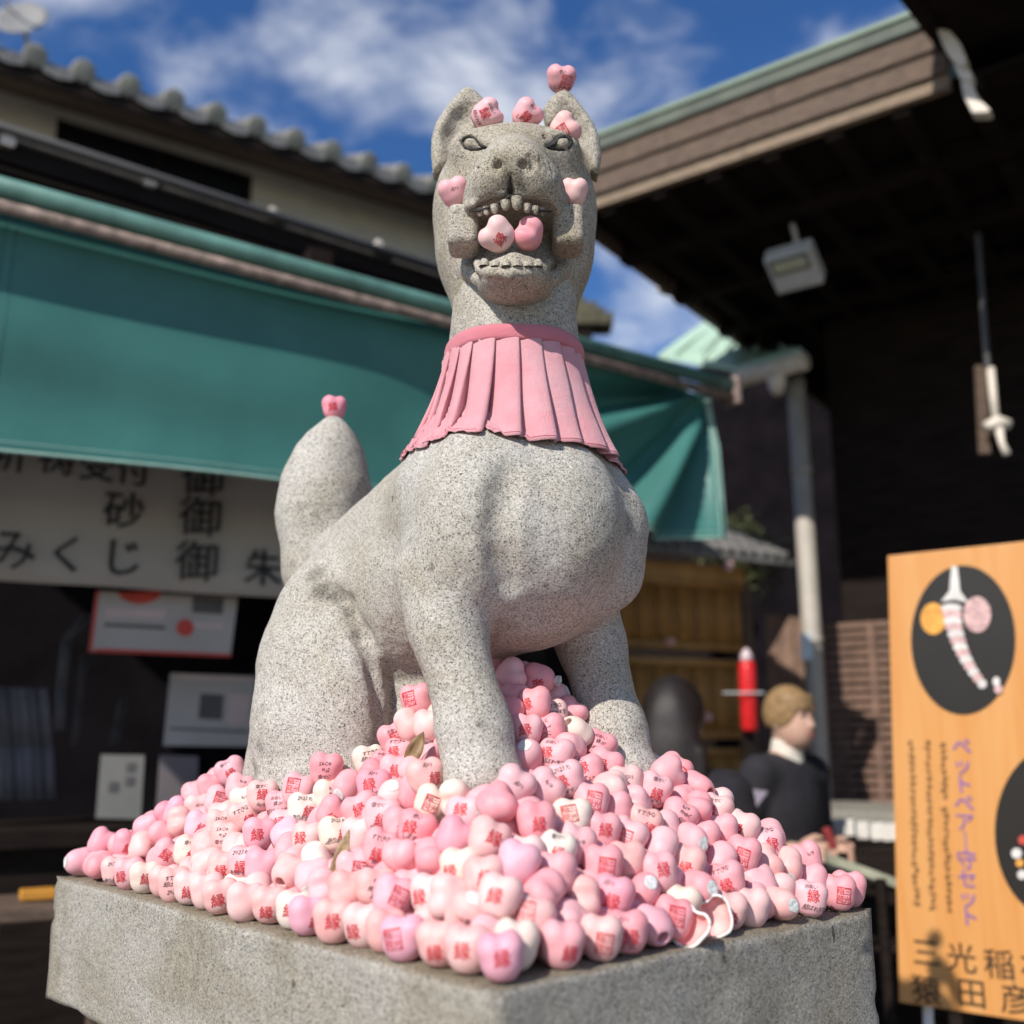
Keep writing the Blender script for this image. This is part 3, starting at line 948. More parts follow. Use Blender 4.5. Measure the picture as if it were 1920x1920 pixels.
def front_y(x, z, side=-1, off=0.00045):
    """y of the heart's face over (x, z), just outside the glaze"""
    lo, hi = np.zeros_like(x), np.full_like(x, 0.03)
    inside = hsdf(x, np.zeros_like(x), z) < 0
    for _ in range(24):
        m = (lo + hi) / 2
        neg = hsdf(x, m, z) < 0
        lo = np.where(neg, m, lo); hi = np.where(neg, hi, m)
    return side * (lo + off), inside
def glyph_mesh(text, size, align='CENTER', bold=0.0):
    """flat lettering as a mesh in x-y, centred"""
    cu = bpy.data.curves.new('lettering', 'FONT')
    cu.body = text; cu.size = size; cu.align_x = align; cu.align_y = 'CENTER'
    cu.resolution_u = 2; cu.offset = bold; cu.fill_mode = 'FRONT'
    ob = bpy.data.objects.new('lettering', cu)
    COL.objects.link(ob)
    dg = bpy.context.evaluated_depsgraph_get()
    me = bpy.data.meshes.new_from_object(ob.evaluated_get(dg))
    bpy.data.objects.remove(ob, do_unlink=True)
    bpy.data.curves.remove(cu)
    return me
def grid_cut(me, step):
    bm = bmesh.new(); bm.from_mesh(me)
    bmesh.ops.triangulate(bm, faces=list(bm.faces))
    if len(bm.verts):
        for ax in (0, 1):
            lo = min(v.co[ax] for v in bm.verts); hi = max(v.co[ax] for v in bm.verts)
            t = lo + step
            while t < hi:
                n = Vector((1, 0, 0)) if ax == 0 else Vector((0, 1, 0))
                c = Vector((t, 0, 0)) if ax == 0 else Vector((0, t, 0))
                bmesh.ops.bisect_plane(bm, geom=list(bm.verts) + list(bm.edges) + list(bm.faces), plane_co=c, plane_no=n)
                t += step
    out = bpy.data.meshes.new(me.name)
    bm.to_mesh(out); bm.free()
    return out
def conform(parts, name, mat, side=-1):
    """parts: list of (flat mesh, dx, dz, rotation) laid on the heart's face"""
    VV, FF = [], []
    for me, dx, dz, rot in parts:
        g = grid_cut(me, 0.0016)
        co = np.zeros(len(g.vertices) * 3); g.vertices.foreach_get('co', co); co = co.reshape(-1, 3)
        c, s_ = math.cos(rot), math.sin(rot)
        x = co[:, 0] * c - co[:, 1] * s_ + dx; z = co[:, 0] * s_ + co[:, 1] * c + dz
        y, ok = front_y(x, z, side)
        n0 = len(VV)
        VV += [(a if side < 0 else -a, b, d) for a, b, d in zip(x, y, z)]
        for p in g.polygons:
            vi = list(p.vertices)
            if all(ok[i] for i in vi):
                FF.append(tuple(n0 + i for i in vi))
    me = mesh_from(name, VV, FF)
    me.materials.append(mat)
    return me
def ceramic(name, col):
    m, n, l, b = mat_new(name)
    tc = n.new('ShaderNodeTexCoord'); oi = n.new('ShaderNodeObjectInfo')
    ad = n.new('ShaderNodeVectorMath'); ad.operation = 'MULTIPLY_ADD'
    l.new(oi.outputs['Random'], ad.inputs[0]); ad.inputs[1].default_value = (9, 9, 9); l.new(tc.outputs['Object'], ad.inputs[2])
    nz = noise(n, l, 55, 4, 0.6, ad.outputs[0])
    dark = (col[0] * 0.97, col[1] * 0.86, col[2] * 0.87); lite = (min(1, col[0] * 1.02), min(1, col[1] * 1.12), min(1, col[2] * 1.10))
    r = ramp(n, [(0.3, dark), (0.7, lite)]); l.new(nz.outputs['Fac'], r.inputs[0])
    hs = n.new('ShaderNodeHueSaturation')
    mr = n.new('ShaderNodeMapRange'); mr.inputs['To Min'].default_value = 0.80; mr.inputs['To Max'].default_value = 1.14
    l.new(oi.outputs['Random'], mr.inputs['Value']); l.new(mr.outputs[0], hs.inputs['Saturation'])
    l.new(r.outputs[0], hs.inputs['Color'])
    # dust and scuffs
    ns = noise(n, l, 210, 5, 0.7, ad.outputs[0])
    rs = ramp(n, [(0.62, (0, 0, 0)), (0.76, (0.35, 0.35, 0.35))]); l.new(ns.outputs['Fac'], rs.inputs[0])
    c = mixc(n, l, rs.outputs[0], hs.outputs[0], (0.70, 0.60, 0.56))
    l.new(c, b.inputs['Base Color'])
    b.inputs['Roughness'].default_value = 0.52
    b.inputs['Specular IOR Level'].default_value = 0.32
    bp = n.new('ShaderNodeBump'); bp.inputs['Strength'].default_value = 0.12; bp.inputs['Distance'].default_value = 0.001
    l.new(nz.outputs['Fac'], bp.inputs['Height']); l.new(bp.outputs[0], b.inputs['Normal'])
    return m
HC = {'w': ceramic('ceramic_cream', (0.79, 0.625, 0.54)), 'c': ceramic('ceramic_pale_pink', (0.80, 0.475, 0.455)), 'p': ceramic('ceramic_pink', (0.79, 0.375, 0.405)),
      'd': ceramic('ceramic_deep_pink', (0.77, 0.315, 0.38)), 'l': ceramic('ceramic_lilac_pink', (0.78, 0.37, 0.455))}
HNAME = {'w': 'cream', 'c': 'pale pink', 'p': 'pink', 'd': 'deep pink', 'l': 'lilac pink'}
M_RED = plain('red_stamp_ink', (0.56, 0.035, 0.045), 0.7, 0.25, 900)
M_INK = plain('black_marker_ink', (0.020, 0.018, 0.022), 0.6, 0.2, 400)
M_PAPER = plain('white_paper_plug', (0.70, 0.70, 0.68), 0.8, 0.10, 200, 0.4, bscale=700)
M_WHITECER = plain('white_broken_ceramic', (0.80, 0.76, 0.72), 0.7, 0.08, 60)

ME_HEART = heart_mesh('heart', 0.00165)
ME_HOLE = heart_mesh('heart_with_hole', 0.00165, True)
# paper plug in the base, a little crumpled
pv, pf = [(0, 0, -0.0201)], []
for i in range(3):
    rr_ = 0.0086 * (i + 1) / 3
    for k in range(14):
        a = 2 * math.pi * k / 14
        pv.append((math.cos(a) * rr_ * 1.0 * random.uniform(.93, 1.05), math.sin(a) * rr_ * 0.88 * random.uniform(.93, 1.05), -0.0200 - random.uniform(0, 0.0007) * (i < 2)))
for k in range(14):
    pf.append((0, 1 + (k + 1) % 14, 1 + k))
for i in range(2):
    for k in range(14):
        k2 = (k + 1) % 14
        pf.append((1 + i * 14 + k, 1 + i * 14 + k2, 1 + (i + 1) * 14 + k2, 1 + (i + 1) * 14 + k))
ME_PLUG = mesh_from('paper_plug', pv, pf); ME_PLUG.materials.append(M_PAPER)
# torn foil-like scrap sticking out
sv, sf = [], []
for j in range(3):
    for k in range(8):
        a = 2 * math.pi * k / 8
        rr_ = (0.0045, 0.0055, 0.0075)[j] * random.uniform(.75, 1.25)
        sv.append((math.cos(a) * rr_, math.sin(a) * rr_, (-0.018, -0.0225, -0.028)[j] + random.uniform(-.0015, .0015)))
for j in range(2):
    for k in range(8):
        k2 = (k + 1) % 8
        sf.append((j * 8 + k, (j + 1) * 8 + k, (j + 1) * 8 + k2, j * 8 + k2))
ME_SCRAP = mesh_from('paper_scrap', sv, sf); ME_SCRAP.materials.append(M_PAPER)

G_EN = glyph_mesh('縁', 0.0156)
def frame_mesh(w, h, t):
    q = [(-w, -h), (w, -h), (w, h), (-w, h)]
    q2 = [(-w + t, -h + t), (w - t, -h + t), (w - t, h - t), (-w + t, h - t)]
    vs = [(a, b, 0) for a, b in q + q2]
    return mesh_from('frame', vs, [(i, (i + 1) % 4, 4 + (i + 1) % 4, 4 + i) for i in range(4)])
SEAL = [(frame_mesh(0.0082, 0.0094, 0.0008), 0, 0)]
for ch, dx, dz in (('三', .0039, .0045), ('光', .0039, -.0045), ('稲', -.0039, .0045), ('荷', -.0039, -.0045)):
    SEAL.append((glyph_mesh(ch, 0.0088), dx, dz))
def stamp(kind, dx, dz, rot, i):
    if kind == 'e':
        return conform([(G_EN, dx + o_, dz + o_ * .5, rot) for o_ in (-0.00022, 0.00022)], 'red_character', M_RED)
    c, s_ = math.cos(rot), math.sin(rot)
    return conform([(m_, dx + x_ * c - z_ * s_, dz + x_ * s_ + z_ * c, rot) for m_, x_, z_ in SEAL], 'red_seal', M_RED)
ST = {'e': [stamp('e', 0, 0, 0, 0), stamp('e', -0.006, -0.003, 0.12, 1), stamp('e', 0.005, -0.005, -0.1, 2), stamp('e', 0, -0.006, 0.05, 3)],
      's': [stamp('s', 0, 0, 0.05, 0), stamp('s', 0.005, -0.002, -0.12, 1), stamp('s', -0.005, 0.002, 0.15, 2)]}
LINES = ['2023', '10.12', '良い', '縁が', 'ように', 'ありますように', 'しますように', '出会い', '10/9', '2023.10', 'すてきな', '結ばれます', '仲良く', 'SAOB', '06/11/23', 'ずっと', 'いっしょ', '幸せに', '早く', '見つかる']
def hand_mesh(text, size):
    """each sign drawn by itself, uneven in size, slant and height"""
    r_ = random.Random(text); bm = bmesh.new(); x = 0.0
    for ch in text:
        g = glyph_mesh(ch, size * r_.uniform(.85, 1.2))
        if len(g.vertices) == 0: x += size * .3; continue
        xs = [v.co.x for v in g.vertices]; w = max(xs) - min(xs)
        m = Matrix.Translation((x + w / 2, r_.uniform(-.12, .12) * size, 0)) @ Matrix.Rotation(r_.uniform(-.25, .25), 4, 'Z') @ Matrix(((1, r_.uniform(-.05, .3), 0, 0), (0, r_.uniform(.85, 1.15), 0, 0), (0, 0, 1, 0), (0, 0, 0, 1)))
        g.transform(m); bm.from_mesh(g); x += w + size * r_.uniform(.03, .14)
    bmesh.ops.translate(bm, verts=bm.verts, vec=(-x / 2, 0, 0))
    me = bpy.data.meshes.new('hand'); bm.to_mesh(me); bm.free()
    return me
LM = [hand_mesh(x, 0.0058) for x in LINES]
def writing(ids, pos):
    return conform([(LM[i], dx, dz, r_) for i, (dx, dz, r_) in zip(ids, pos)], 'handwriting', M_INK)
WR_TOP = [writing((a, b), [(-0.002, 0.0118, 0.06), (0.003, -0.0125, -0.05)]) for a, b in ((0, 4), (2, 6), (9, 5), (10, 3), (17, 14), (7, 11))]
WR_ALL = [writing((a, b, c), [(-0.001, 0.0085, 0.08), (0.001, 0.0008, 0.03), (0.0, -0.0075, 0.05)]) for a, b, c in ((15, 16, 4), (7, 3, 5), (8, 12, 0), (13, 1, 17), (18, 19, 4), (10, 11, 9))]
WR_ONE = [writing((a,), [(dx, dz, r_)]) for a, dx, dz, r_ in ((0, 0, .004, .1), (8, .002, .006, -.1), (9, 0, -.008, .05), (13, 0, 0, 1.2))]

# ------------------------------------------------------------------ the heap as a surface for heart centres
F_COR = MID - AX_R * PW / 2
def ped_coord(p):
    q = Vector((p[0], p[1], 0)) - MID
    return q.dot(AX_S), q.dot(AX_R)
MOUND = [(srz(0.325, 0.01, 0), 0.310, 0.98), (srz(0.377, -0.075, 0), 0.268, 1.5)]
def heap_h(p):
    """height of the layer of heart centres above the pedestal top"""
    s, r = ped_coord(p)
    d = min(s - 0.022, PL - s - 0.022, PW / 2 - 0.022 + r, PW / 2 - 0.022 - r)
    h = 0.020 + max(-0.05, d) * 1.06
    h = min(h, 0.160)
    for c, top, steep in MOUND:
        q = math.hypot(p[0] - c.x, p[1] - c.y)
        h = max(h, top - q * steep)
    return h
def hit_heap(x, y):
    d = ray(x, y); c = Vector((0, 0, CAMZ))
    t = 0.75
    prev = None
    while t < 2.4:
        p = c + d * t
        s, r = ped_coord(p)
        g = p.z - (PED_Z + heap_h(p))
        if prev is not None and g < 0 and -0.01 < s < PL + .01 and abs(r) < PW / 2 + .01:
            a, b = prev, t
            for _ in range(12):
                m = (a + b) / 2
                q = c + d * m
                if q.z - (PED_Z + heap_h(q)) < 0: b = m
                else: a = m
            return c + d * b
        prev = t
        t += 0.006
    # passes over: rest at the far shoulder of the heap
    return None

# x, y, apparent size, colour, mark, turn, pose   (A, B, C, D: four enlarged parts of the picture)
LA = """222 850 130 d n 5 f;355 740 150 d n 40 f;350 870 130 p n 0 f;440 925 115 c E 0 u;515 940 110 p e 0 u;620 965 120 w e 0 u;735 975 135 c E 0 u;810 1010 100 c t 0 u;885 1040 110 c e 0 u;985 1060 130 c e 0 u;1090 1085 125 c e 0 u;1225 1130 155 c n 0 u;1365 1130 145 c e 0 u;1510 1170 150 w e 0 u;1630 1190 130 l e 0 u;
640 640 130 d n 60 f;510 740 150 d e 20 f;600 770 150 c e 175 o;735 820 165 p e 30 f;730 690 130 p n 0 f;745 580 110 d n 0 f;810 560 130 l n 30 f;835 610 130 c n 15 f;945 640 160 l e 20 f;885 790 140 w E 15 f;960 780 110 c n 0 f;940 510 90 c t 0 f;1065 490 150 p s 30 f;1005 430 130 p n 0 f;1125 320 160 d E -20 f;1175 415 150 p t 30 f;1245 480 110 w t 0 f;1215 590 170 c E -25 f;1060 640 110 c t 0 f;1075 590 90 c n 0 f;1130 690 170 c t 10 f;1010 850 150 c n 0 f;1095 880 150 c e 0 f;1210 900 165 p E 0 f;1340 900 160 d n 0 f;1300 700 190 d e 15 f;1330 480 130 p n 0 f;1430 420 110 c E 0 f;1420 510 130 p t 0 f;1580 410 170 p s 10 f;1575 540 160 w E 10 f;1725 320 165 p t 10 f;1740 570 180 p e 30 f;1450 640 110 p e 10 f;1470 680 90 l n 0 f;1590 720 180 c e 0 f;1750 700 190 w E -10 f;1445 800 110 p n 0 f;1480 920 200 c n 225 o;1635 960 200 p n 195 q;1660 850 120 w n 0 f;900 900 80 c n 0 f;1690 1090 110 p n 0 f;1840 1090 170 c n 0 f;1160 1010 90 w t 0 f;1290 1010 110 c n 0 f;1160 780 100 c n 0 f;1220 760 90 c n 0 f"""
LB = """455 85 180 p S -20 f;210 205 165 d e -10 f;215 305 120 w t 0 f;375 230 150 p E 0 f;505 190 110 p E 10 f;650 80 120 c n 0 f;640 130 110 p n 0 f;570 60 90 c n 0 f;730 160 110 p n 0 f;655 230 140 p n 0 f;440 310 150 p e 0 f;590 310 190 p n 0 f;345 390 160 d E 10 f;165 410 190 p n 235 q;40 470 80 w t 0 f;430 470 150 c s 0 q;570 440 160 p n 0 f;755 350 180 c E -15 f;860 440 150 w n 0 f;670 500 200 w s 40 f;250 545 180 p e -25 f;380 580 200 p E 0 f;240 690 120 c n 0 f;580 660 230 p E 10 f;480 640 100 p e 0 f;860 580 210 p e 0 f;1055 500 210 p n 20 f;800 720 210 d n 30 f;1010 720 220 c e 15 f;1165 400 180 p t 35 f;1335 420 170 p t 60 f;1485 370 200 p E -15 f;1230 225 180 p n -10 q;1400 210 180 p E 15 f;1500 180 140 p n 30 f;1230 60 190 p e -10 f;1370 60 90 p t 0 f;1520 60 140 w n -40 h;1670 160 160 p t 20 f;1700 280 180 p e 15 f;1610 310 90 p E 0 f;1740 420 180 c n 0 f;1845 380 100 c t 0 f;1620 490 200 p s 8 f;1515 590 200 w s 5 f;1300 620 250 p e 0 f;1770 530 130 p n 0 f;1685 670 190 p e 10 f;1540 770 180 p t 20 f;1410 810 200 w E 5 f;1415 920 180 p n 0 f;1670 860 210 p s 8 f;340 790 200 p E 20 f;510 840 190 p n 0 f;220 880 220 p s 0 f;660 870 130 p n 0 f;840 920 230 w e -5 f;1010 940 150 c e 0 f;1170 900 200 l n 10 f;1250 830 110 c n 0 f;290 1020 190 c t 10 f;450 1080 250 d s 15 f;560 980 110 p e 0 f;670 1070 160 c e 0 f;790 1080 150 c n 0 f;905 1140 220 c t 20 q;1070 1080 220 c e 10 f;1320 1030 240 p n 0 f;1560 1060 190 c n 0 f;1755 1060 230 d E 10 f;1260 1190 250 c s 20 f;1500 1190 190 p n 0 f;95 1230 200 c e 0 u;265 1270 155 c e 0 u;400 1290 150 c t 0 u;520 1350 230 l s 0 u;690 1200 120 c n 0 f;720 1370 210 c e 0 u;890 1410 200 c e 0 u;1090 1470 250 l e 0 u;1180 1340 190 w n 0 u;1440 1380 240 p e 0 u;1660 1340 220 c s 0 u;130 1110 170 c n 0 f;30 1070 90 c n 0 f"""
LC = """310 260 200 w n 115 k;510 300 180 p s 30 f;395 420 200 p E 20 f;510 370 130 p n 40 f;570 420 110 p n 30 f;665 440 130 p n 110 h;300 520 140 p n 0 f;555 590 190 p t 20 f;670 550 170 p n -10 f;790 550 150 c E 10 f;760 490 70 c t 0 f;330 630 200 c E 20 f;470 660 110 p n 0 f;930 650 200 c e 25 f;770 690 160 p n 0 f;720 720 100 p e 0 f;1060 750 220 p E 10 f;1110 690 120 p n 0 f;620 760 200 p n 100 q;450 770 200 p n 200 q;245 710 150 p s 10 f;240 850 160 c n 0 f;430 930 190 p e -10 f;590 880 170 c e 10 f;690 870 100 p n 0 f;760 850 90 p n 0 f;820 810 90 p n 0 f;905 850 150 p s 10 f;340 1030 170 p n 40 q;840 970 200 p E -10 f;650 1010 220 p n 85 q;1040 970 190 p n 30 f;1080 890 130 c n 0 f;1205 880 190 c n -10 f;1320 850 160 p t -20 f;1360 970 110 p n 0 f;1310 1090 200 p E 10 f;1150 1110 200 c n 95 q;1160 1000 110 c n 0 f;1490 1040 190 p s 0 u;1570 1040 130 p t 10 f;970 1130 160 c n 0 u;850 1150 150 c e 0 u;510 1190 190 p s 0 f;410 1240 190 d n 140 o;240 1310 220 p E 0 u;560 1090 100 w n 0 f;500 1000 90 p n 0 f"""
LD = """880 705 90 p n 0 f;870 780 95 p s 0 f;890 830 70 w n 0 f;1185 605 75 p n 0 f;1255 680 90 p n 0 f;1370 655 110 p e 95 k;1265 740 90 p n 0 f;1365 775 130 p e 0 f;1465 730 95 p n 0 f;1545 790 140 p n 40 f;1245 815 90 p n 0 f;1455 830 70 c t 0 f;1310 650 60 p t 0 f;1200 720 80 p n 0 f;660 920 60 p n 0 f;1210 770 70 p n 0 f;850 860 70 c n 0 f"""
RAW = []
for txt, x0, y0, k in ((LA, 80, 1350, .3125), (LB, 600, 1350, .3125), (LC, 1100, 1350, .3125), (LD, 430, 1000, .41667)):
    for it in txt.replace('\n', '').split(';'):
        a = it.split()
        RAW.append([x0 + float(a[0]) * k, y0 + float(a[1]) * k, float(a[2]) * k, a[3], a[4], float(a[5]), a[6]])
rh = random.Random(11)
PTS = []
for q in RAW:
    p = hit_heap(q[0], q[1])
    if p is None:
        # just over the crest: take the point of the heap that comes closest under the line of sight
        d = ray(q[0], q[1]); best = None; t_ = 0.85
        while t_ < 2.2:
            c_ = Vector((0, 0, CAMZ)) + d * t_
            s_, r_ = ped_coord(c_)
            if 0.02 < s_ < PL - 0.02 and abs(r_) < PW / 2 - 0.02:
                g_ = c_.z - (PED_Z + heap_h(c_))
                if best is None or g_ < best[0]: best = (g_, c_)
            t_ += 0.01
        p = best[1] - Vector((0, 0, best[0])) if best else at_z(q[0], q[1], PED_Z + 0.02)
    _, _, dep = project(p)
    exp = FPX * HW / dep
    under = max(0.0, min(0.75, 1 - q[2] / (exp * 1.02)))
    p = p + ray(q[0], q[1]).normalized() * under * 0.032
    PTS.append(p)
P0 = np.array([tuple(p) for p in PTS]); P = P0.copy()
dirs = P0 - np.array((0, 0, CAMZ)); dirs /= np.linalg.norm(dirs, axis=1, keepdims=True)
def push(P, P0, it=60, dmin=0.0365, anchor=0.10):
    for _ in range(it):
        df = P[:, None] - P[None]; dd = np.linalg.norm(df, axis=2); np.fill_diagonal(dd, 1)
        ov = np.clip(dmin - dd, 0, None)
        mv = (df / dd[..., None] * ov[..., None]).sum(1) * 0.3
        # depth gives way more easily than the place in the picture
        al = (mv * dirs).sum(1, keepdims=True) * dirs
        P = P + al * 1.2 + (mv - al) * 0.6
        P = P + (P0 - P) * anchor * 0.5
        P[:, 2] = np.maximum(P[:, 2], PED_Z + 0.0199)
        # keep out of the carved stone
        q = P - np.array((MID.x, MID.y, CAMZ))
        L = np.stack([q @ np.array(AX_S), q @ np.array(AX_R), q[:, 2]], 1)
        i = np.round((L - FB.lo) / FB.h).astype(int)
        ok = ((i > 1) & (i < FB.n - 2)).all(1)
        ii = np.clip(i, 2, FB.n - 3)
        v = FB.f[ii[:, 0], ii[:, 1], ii[:, 2]]
        g = np.stack([(FB.f[ii[:, 0] + (a == 0), ii[:, 1] + (a == 1), ii[:, 2] + (a == 2)] - FB.f[ii[:, 0] - (a == 0), ii[:, 1] - (a == 1), ii[:, 2] - (a == 2)]) for a in range(3)], 1)
        gn = g / np.maximum(np.linalg.norm(g, axis=1, keepdims=True), 1e-6)
        m = ok & (v < 0.017)
        mvl = gn * (0.017 - v)[:, None]
        mvw = mvl[:, :1] * np.array(AX_S) + mvl[:, 1:2] * np.array(AX_R) + mvl[:, 2:] * np.array((0, 0, 1.0))
        P[m] += np.clip(mvw[m], -0.01, 0.01) * 0.7
        # and out of the plinth
        inb = (np.abs(L[:, 0] - 0.455) < 0.335 + .014) & (np.abs(L[:, 1]) < 0.205 + .014) & (L[:, 2] < -0.068 + .016)
        P[inb, 2] = np.maximum(P[inb, 2], CAMZ - 0.068 + 0.016) if False else P[inb, 2]
    return P
P = push(P, P0)

def orient(p, turn, pose, rnd):
    c = (Vector((0, 0, CAMZ)) - Vector(p)).normalized()
    up = Vector((0, 0, 1)); side = c.cross(up).normalized() * -1      # picture right
    side = Vector((0, 0, 1)).cross(c).normalized()
    upi = c.cross(side).normalized()
    a = math.radians(turn)
    if pose == 'u':
        z = (Vector((0, 0, 1)) + Vector((rnd.uniform(-.12, .12), rnd.uniform(-.12, .12), 0))).normalized()
        f = (c + side * rnd.uniform(-.35, .35)); f = (f - z * f.dot(z)).normalized()
    elif pose in 'oqh':
        b = upi * math.cos(a) + side * math.sin(a)       # where the base points in the picture
        w = {'o': 0.85, 'q': 1.15, 'h': 0.75}[pose]
        z = -(c * w + b).normalized()
        f = side * rnd.uniform(-1, 1) + upi * rnd.uniform(-1, 1) + c * 0.4; f = (f - z * f.dot(z)).normalized()
    elif pose == 'k':
        b = upi * math.cos(a) + side * math.sin(a)
        z = -(b + c * 0.15).normalized(); f = (c - z * c.dot(z)).normalized()
    elif pose == 'n':
        z = Vector((rnd.uniform(-1, 1), rnd.uniform(-1, 1), rnd.uniform(-.3, 1))).normalized()
        f = (side * rnd.choice((-1, 1)) * 0.8 - c * rnd.uniform(-.2, .9)); f = (f - z * f.dot(z)).normalized()
    else:
        a += math.radians(rnd.uniform(-12, 12))
        z = (upi * math.cos(a) + side * math.sin(a) + c * rnd.uniform(-.35, .15)).normalized()
        f = (c + side * rnd.uniform(-.4, .4) + upi * rnd.uniform(-.15, .3)); f = (f - z * f.dot(z)).normalized()
    x = (-f).cross(z)                # y = -front
    y = -f
    x = y.cross(z)
    return Matrix((x, y, z)).transposed().to_4x4()

HEARTS = []
def add_heart(p, mat3, colour, mark, pose, rnd, scale=1.0, where=None, label=None, group='pink heart charms heaped round the fox'):
    hole = pose in 'oh'
    me = ME_HOLE if hole else ME_HEART
    key = me.name + colour
    dm = bpy.data.meshes.get(key)
    if dm is None:
        dm = me.copy(); dm.name = key; dm.materials.clear(); dm.materials.append(HC[colour])
    o = bpy.data.objects.new('heart_charm', dm)
    COL.objects.link(o)
    o.matrix_world = Matrix.Translation(Vector(p)) @ mat3 @ Matrix.Diagonal((scale * rnd.uniform(.95, 1.04), scale * rnd.uniform(.95, 1.04), scale * rnd.uniform(.95, 1.05), 1))
    def child(nm, m_):
        ch = bpy.data.objects.new(nm, m_); COL.objects.link(ch); ch.parent = o
    if mark in 'eE': child('red_character', rnd.choice(ST['e']))
    if mark in 'sS': child('red_seal', rnd.choice(ST['s']))
    if mark in 'ES': child('handwriting', rnd.choice(WR_TOP))
    if mark == 't': child('handwriting', rnd.choice(WR_ALL + WR_ONE[:2]))
    if pose == 'k': child('paper_scrap', ME_SCRAP)
    elif not hole: child('paper_plug', ME_PLUG)
    tag(o, label, 'heart charm', group)
    HEARTS.append((o, colour, mark, pose, label))
    return o
MARKTXT = {'e': 'with red character', 'E': 'with red character and handwriting', 's': 'with red square seal', 'S': 'with red seal and handwriting', 't': 'with black handwriting', 'n': 'left plain'}
LANDM = [("the pedestal's front corner", (930, 1850)), ('the pedestal corner by the stall', (110, 1650)), ('the pedestal corner by the signboard', (1635, 1700)),
         ("the fox's near forepaw", (905, 1480)), ("the fox's far forepaw", (1180, 1420)), ("the fox's hind foot", (490, 1475)), ('the broken open heart', (1315, 1725)),
         ('the long dry leaf', (640, 1600)), ('the short dry leaf', (778, 1405)), ('the heap top under the belly', (975, 1270)),
         ("the middle of the sunlit rim", (470, 1740))]
ORD = 'first second third fourth fifth sixth seventh eighth ninth tenth eleventh twelfth thirteenth fourteenth fifteenth sixteenth seventeenth eighteenth nineteenth twentieth'.split()
BUCK = {}
for q, p in zip(RAW, P):
    x, y, w, colr, mark, turn, pose = q
    rnd = random.Random(int(x * 31 + y * 17))
    ps = pose
    if mark == 'n' and pose == 'f': ps = rnd.choice('nnf')
    sc_ = 1.0
    o = add_heart(p, orient(p, turn, ps, rnd), colr, mark, ps, rnd, sc_)
    px_, py_, _ = project(p)
    lm = min(LANDM, key=lambda L: math.hypot(L[1][0] - px_, L[1][1] - py_))
    ext = {'o': 'showing its open hole', 'h': 'showing its open hole', 'q': 'showing its papered base', 'k': 'trailing a scrap of paper'}.get(ps)
    desc = HNAME[colr] + ' heart ' + (ext if ext else MARKTXT[mark])
    BUCK.setdefault((desc, lm), []).append((math.hypot(lm[1][0] - px_, lm[1][1] - py_), o))
for (desc, lm), lst in BUCK.items():
    lst.sort(key=lambda a: a[0])
    for i, (_, o) in enumerate(lst):
        o['label'] = desc + ', ' + (ORD[i] + ' out from ' if len(lst) > 1 else 'beside ') + lm[0]

# hearts set on the statue itself
rnd = random.Random(5)
def solo(x, y, Y, colr, mark, turn, pose, label, scale=1.0, group='heart charms set on the statue'):
    p = at_y(x, y, Y)
    return add_heart(p, orient(p, turn, pose, rnd), colr, mark, pose, rnd, scale, None, label, group)
solo(1052, 149, 1.350, 'p', 'S', 5, 'f', "pink heart balanced on the tip of the fox's ear", 1.0)
solo(912, 216, 1.272, 'p', 'E', 60, 'f', 'pink heart lying on the brow below the bare ear', 1.0)
solo(987, 216, 1.272, 'p', 'E', 50, 'f', 'pink heart lying on the middle of the brow', 1.0)
solo(1058, 243, 1.268, 'c', 's', 60, 'f', "pale heart lying above the fox's dark-rimmed eye", 1.0)
solo(852, 362, 1.235, 'p', 't', -30, 'f', 'pink heart with handwriting perched on the sunlit scroll end', 0.9)
solo(1076, 362, 1.240, 'c', 'n', 10, 'f', 'plain pale heart perched on the shaded scroll end', 0.9)
solo(934, 442, 1.195, 'c', 'e', -40, 'f', "pale heart with red character held in the fox's mouth", 1.03)
solo(991, 442, 1.205, 'p', 'n', 10, 'n', "plain pink heart held in the fox's mouth", 1.03)
tp = srz(0.753, 0, 0.515 + 0.012 + 0.0190)
add_heart(tp, orient(tp, -4, 'u', rnd), 'd', 'e', 'u', rnd, 1.0, None, "deep pink heart standing on the tip of the fox's tail", 'heart charms set on the statue')

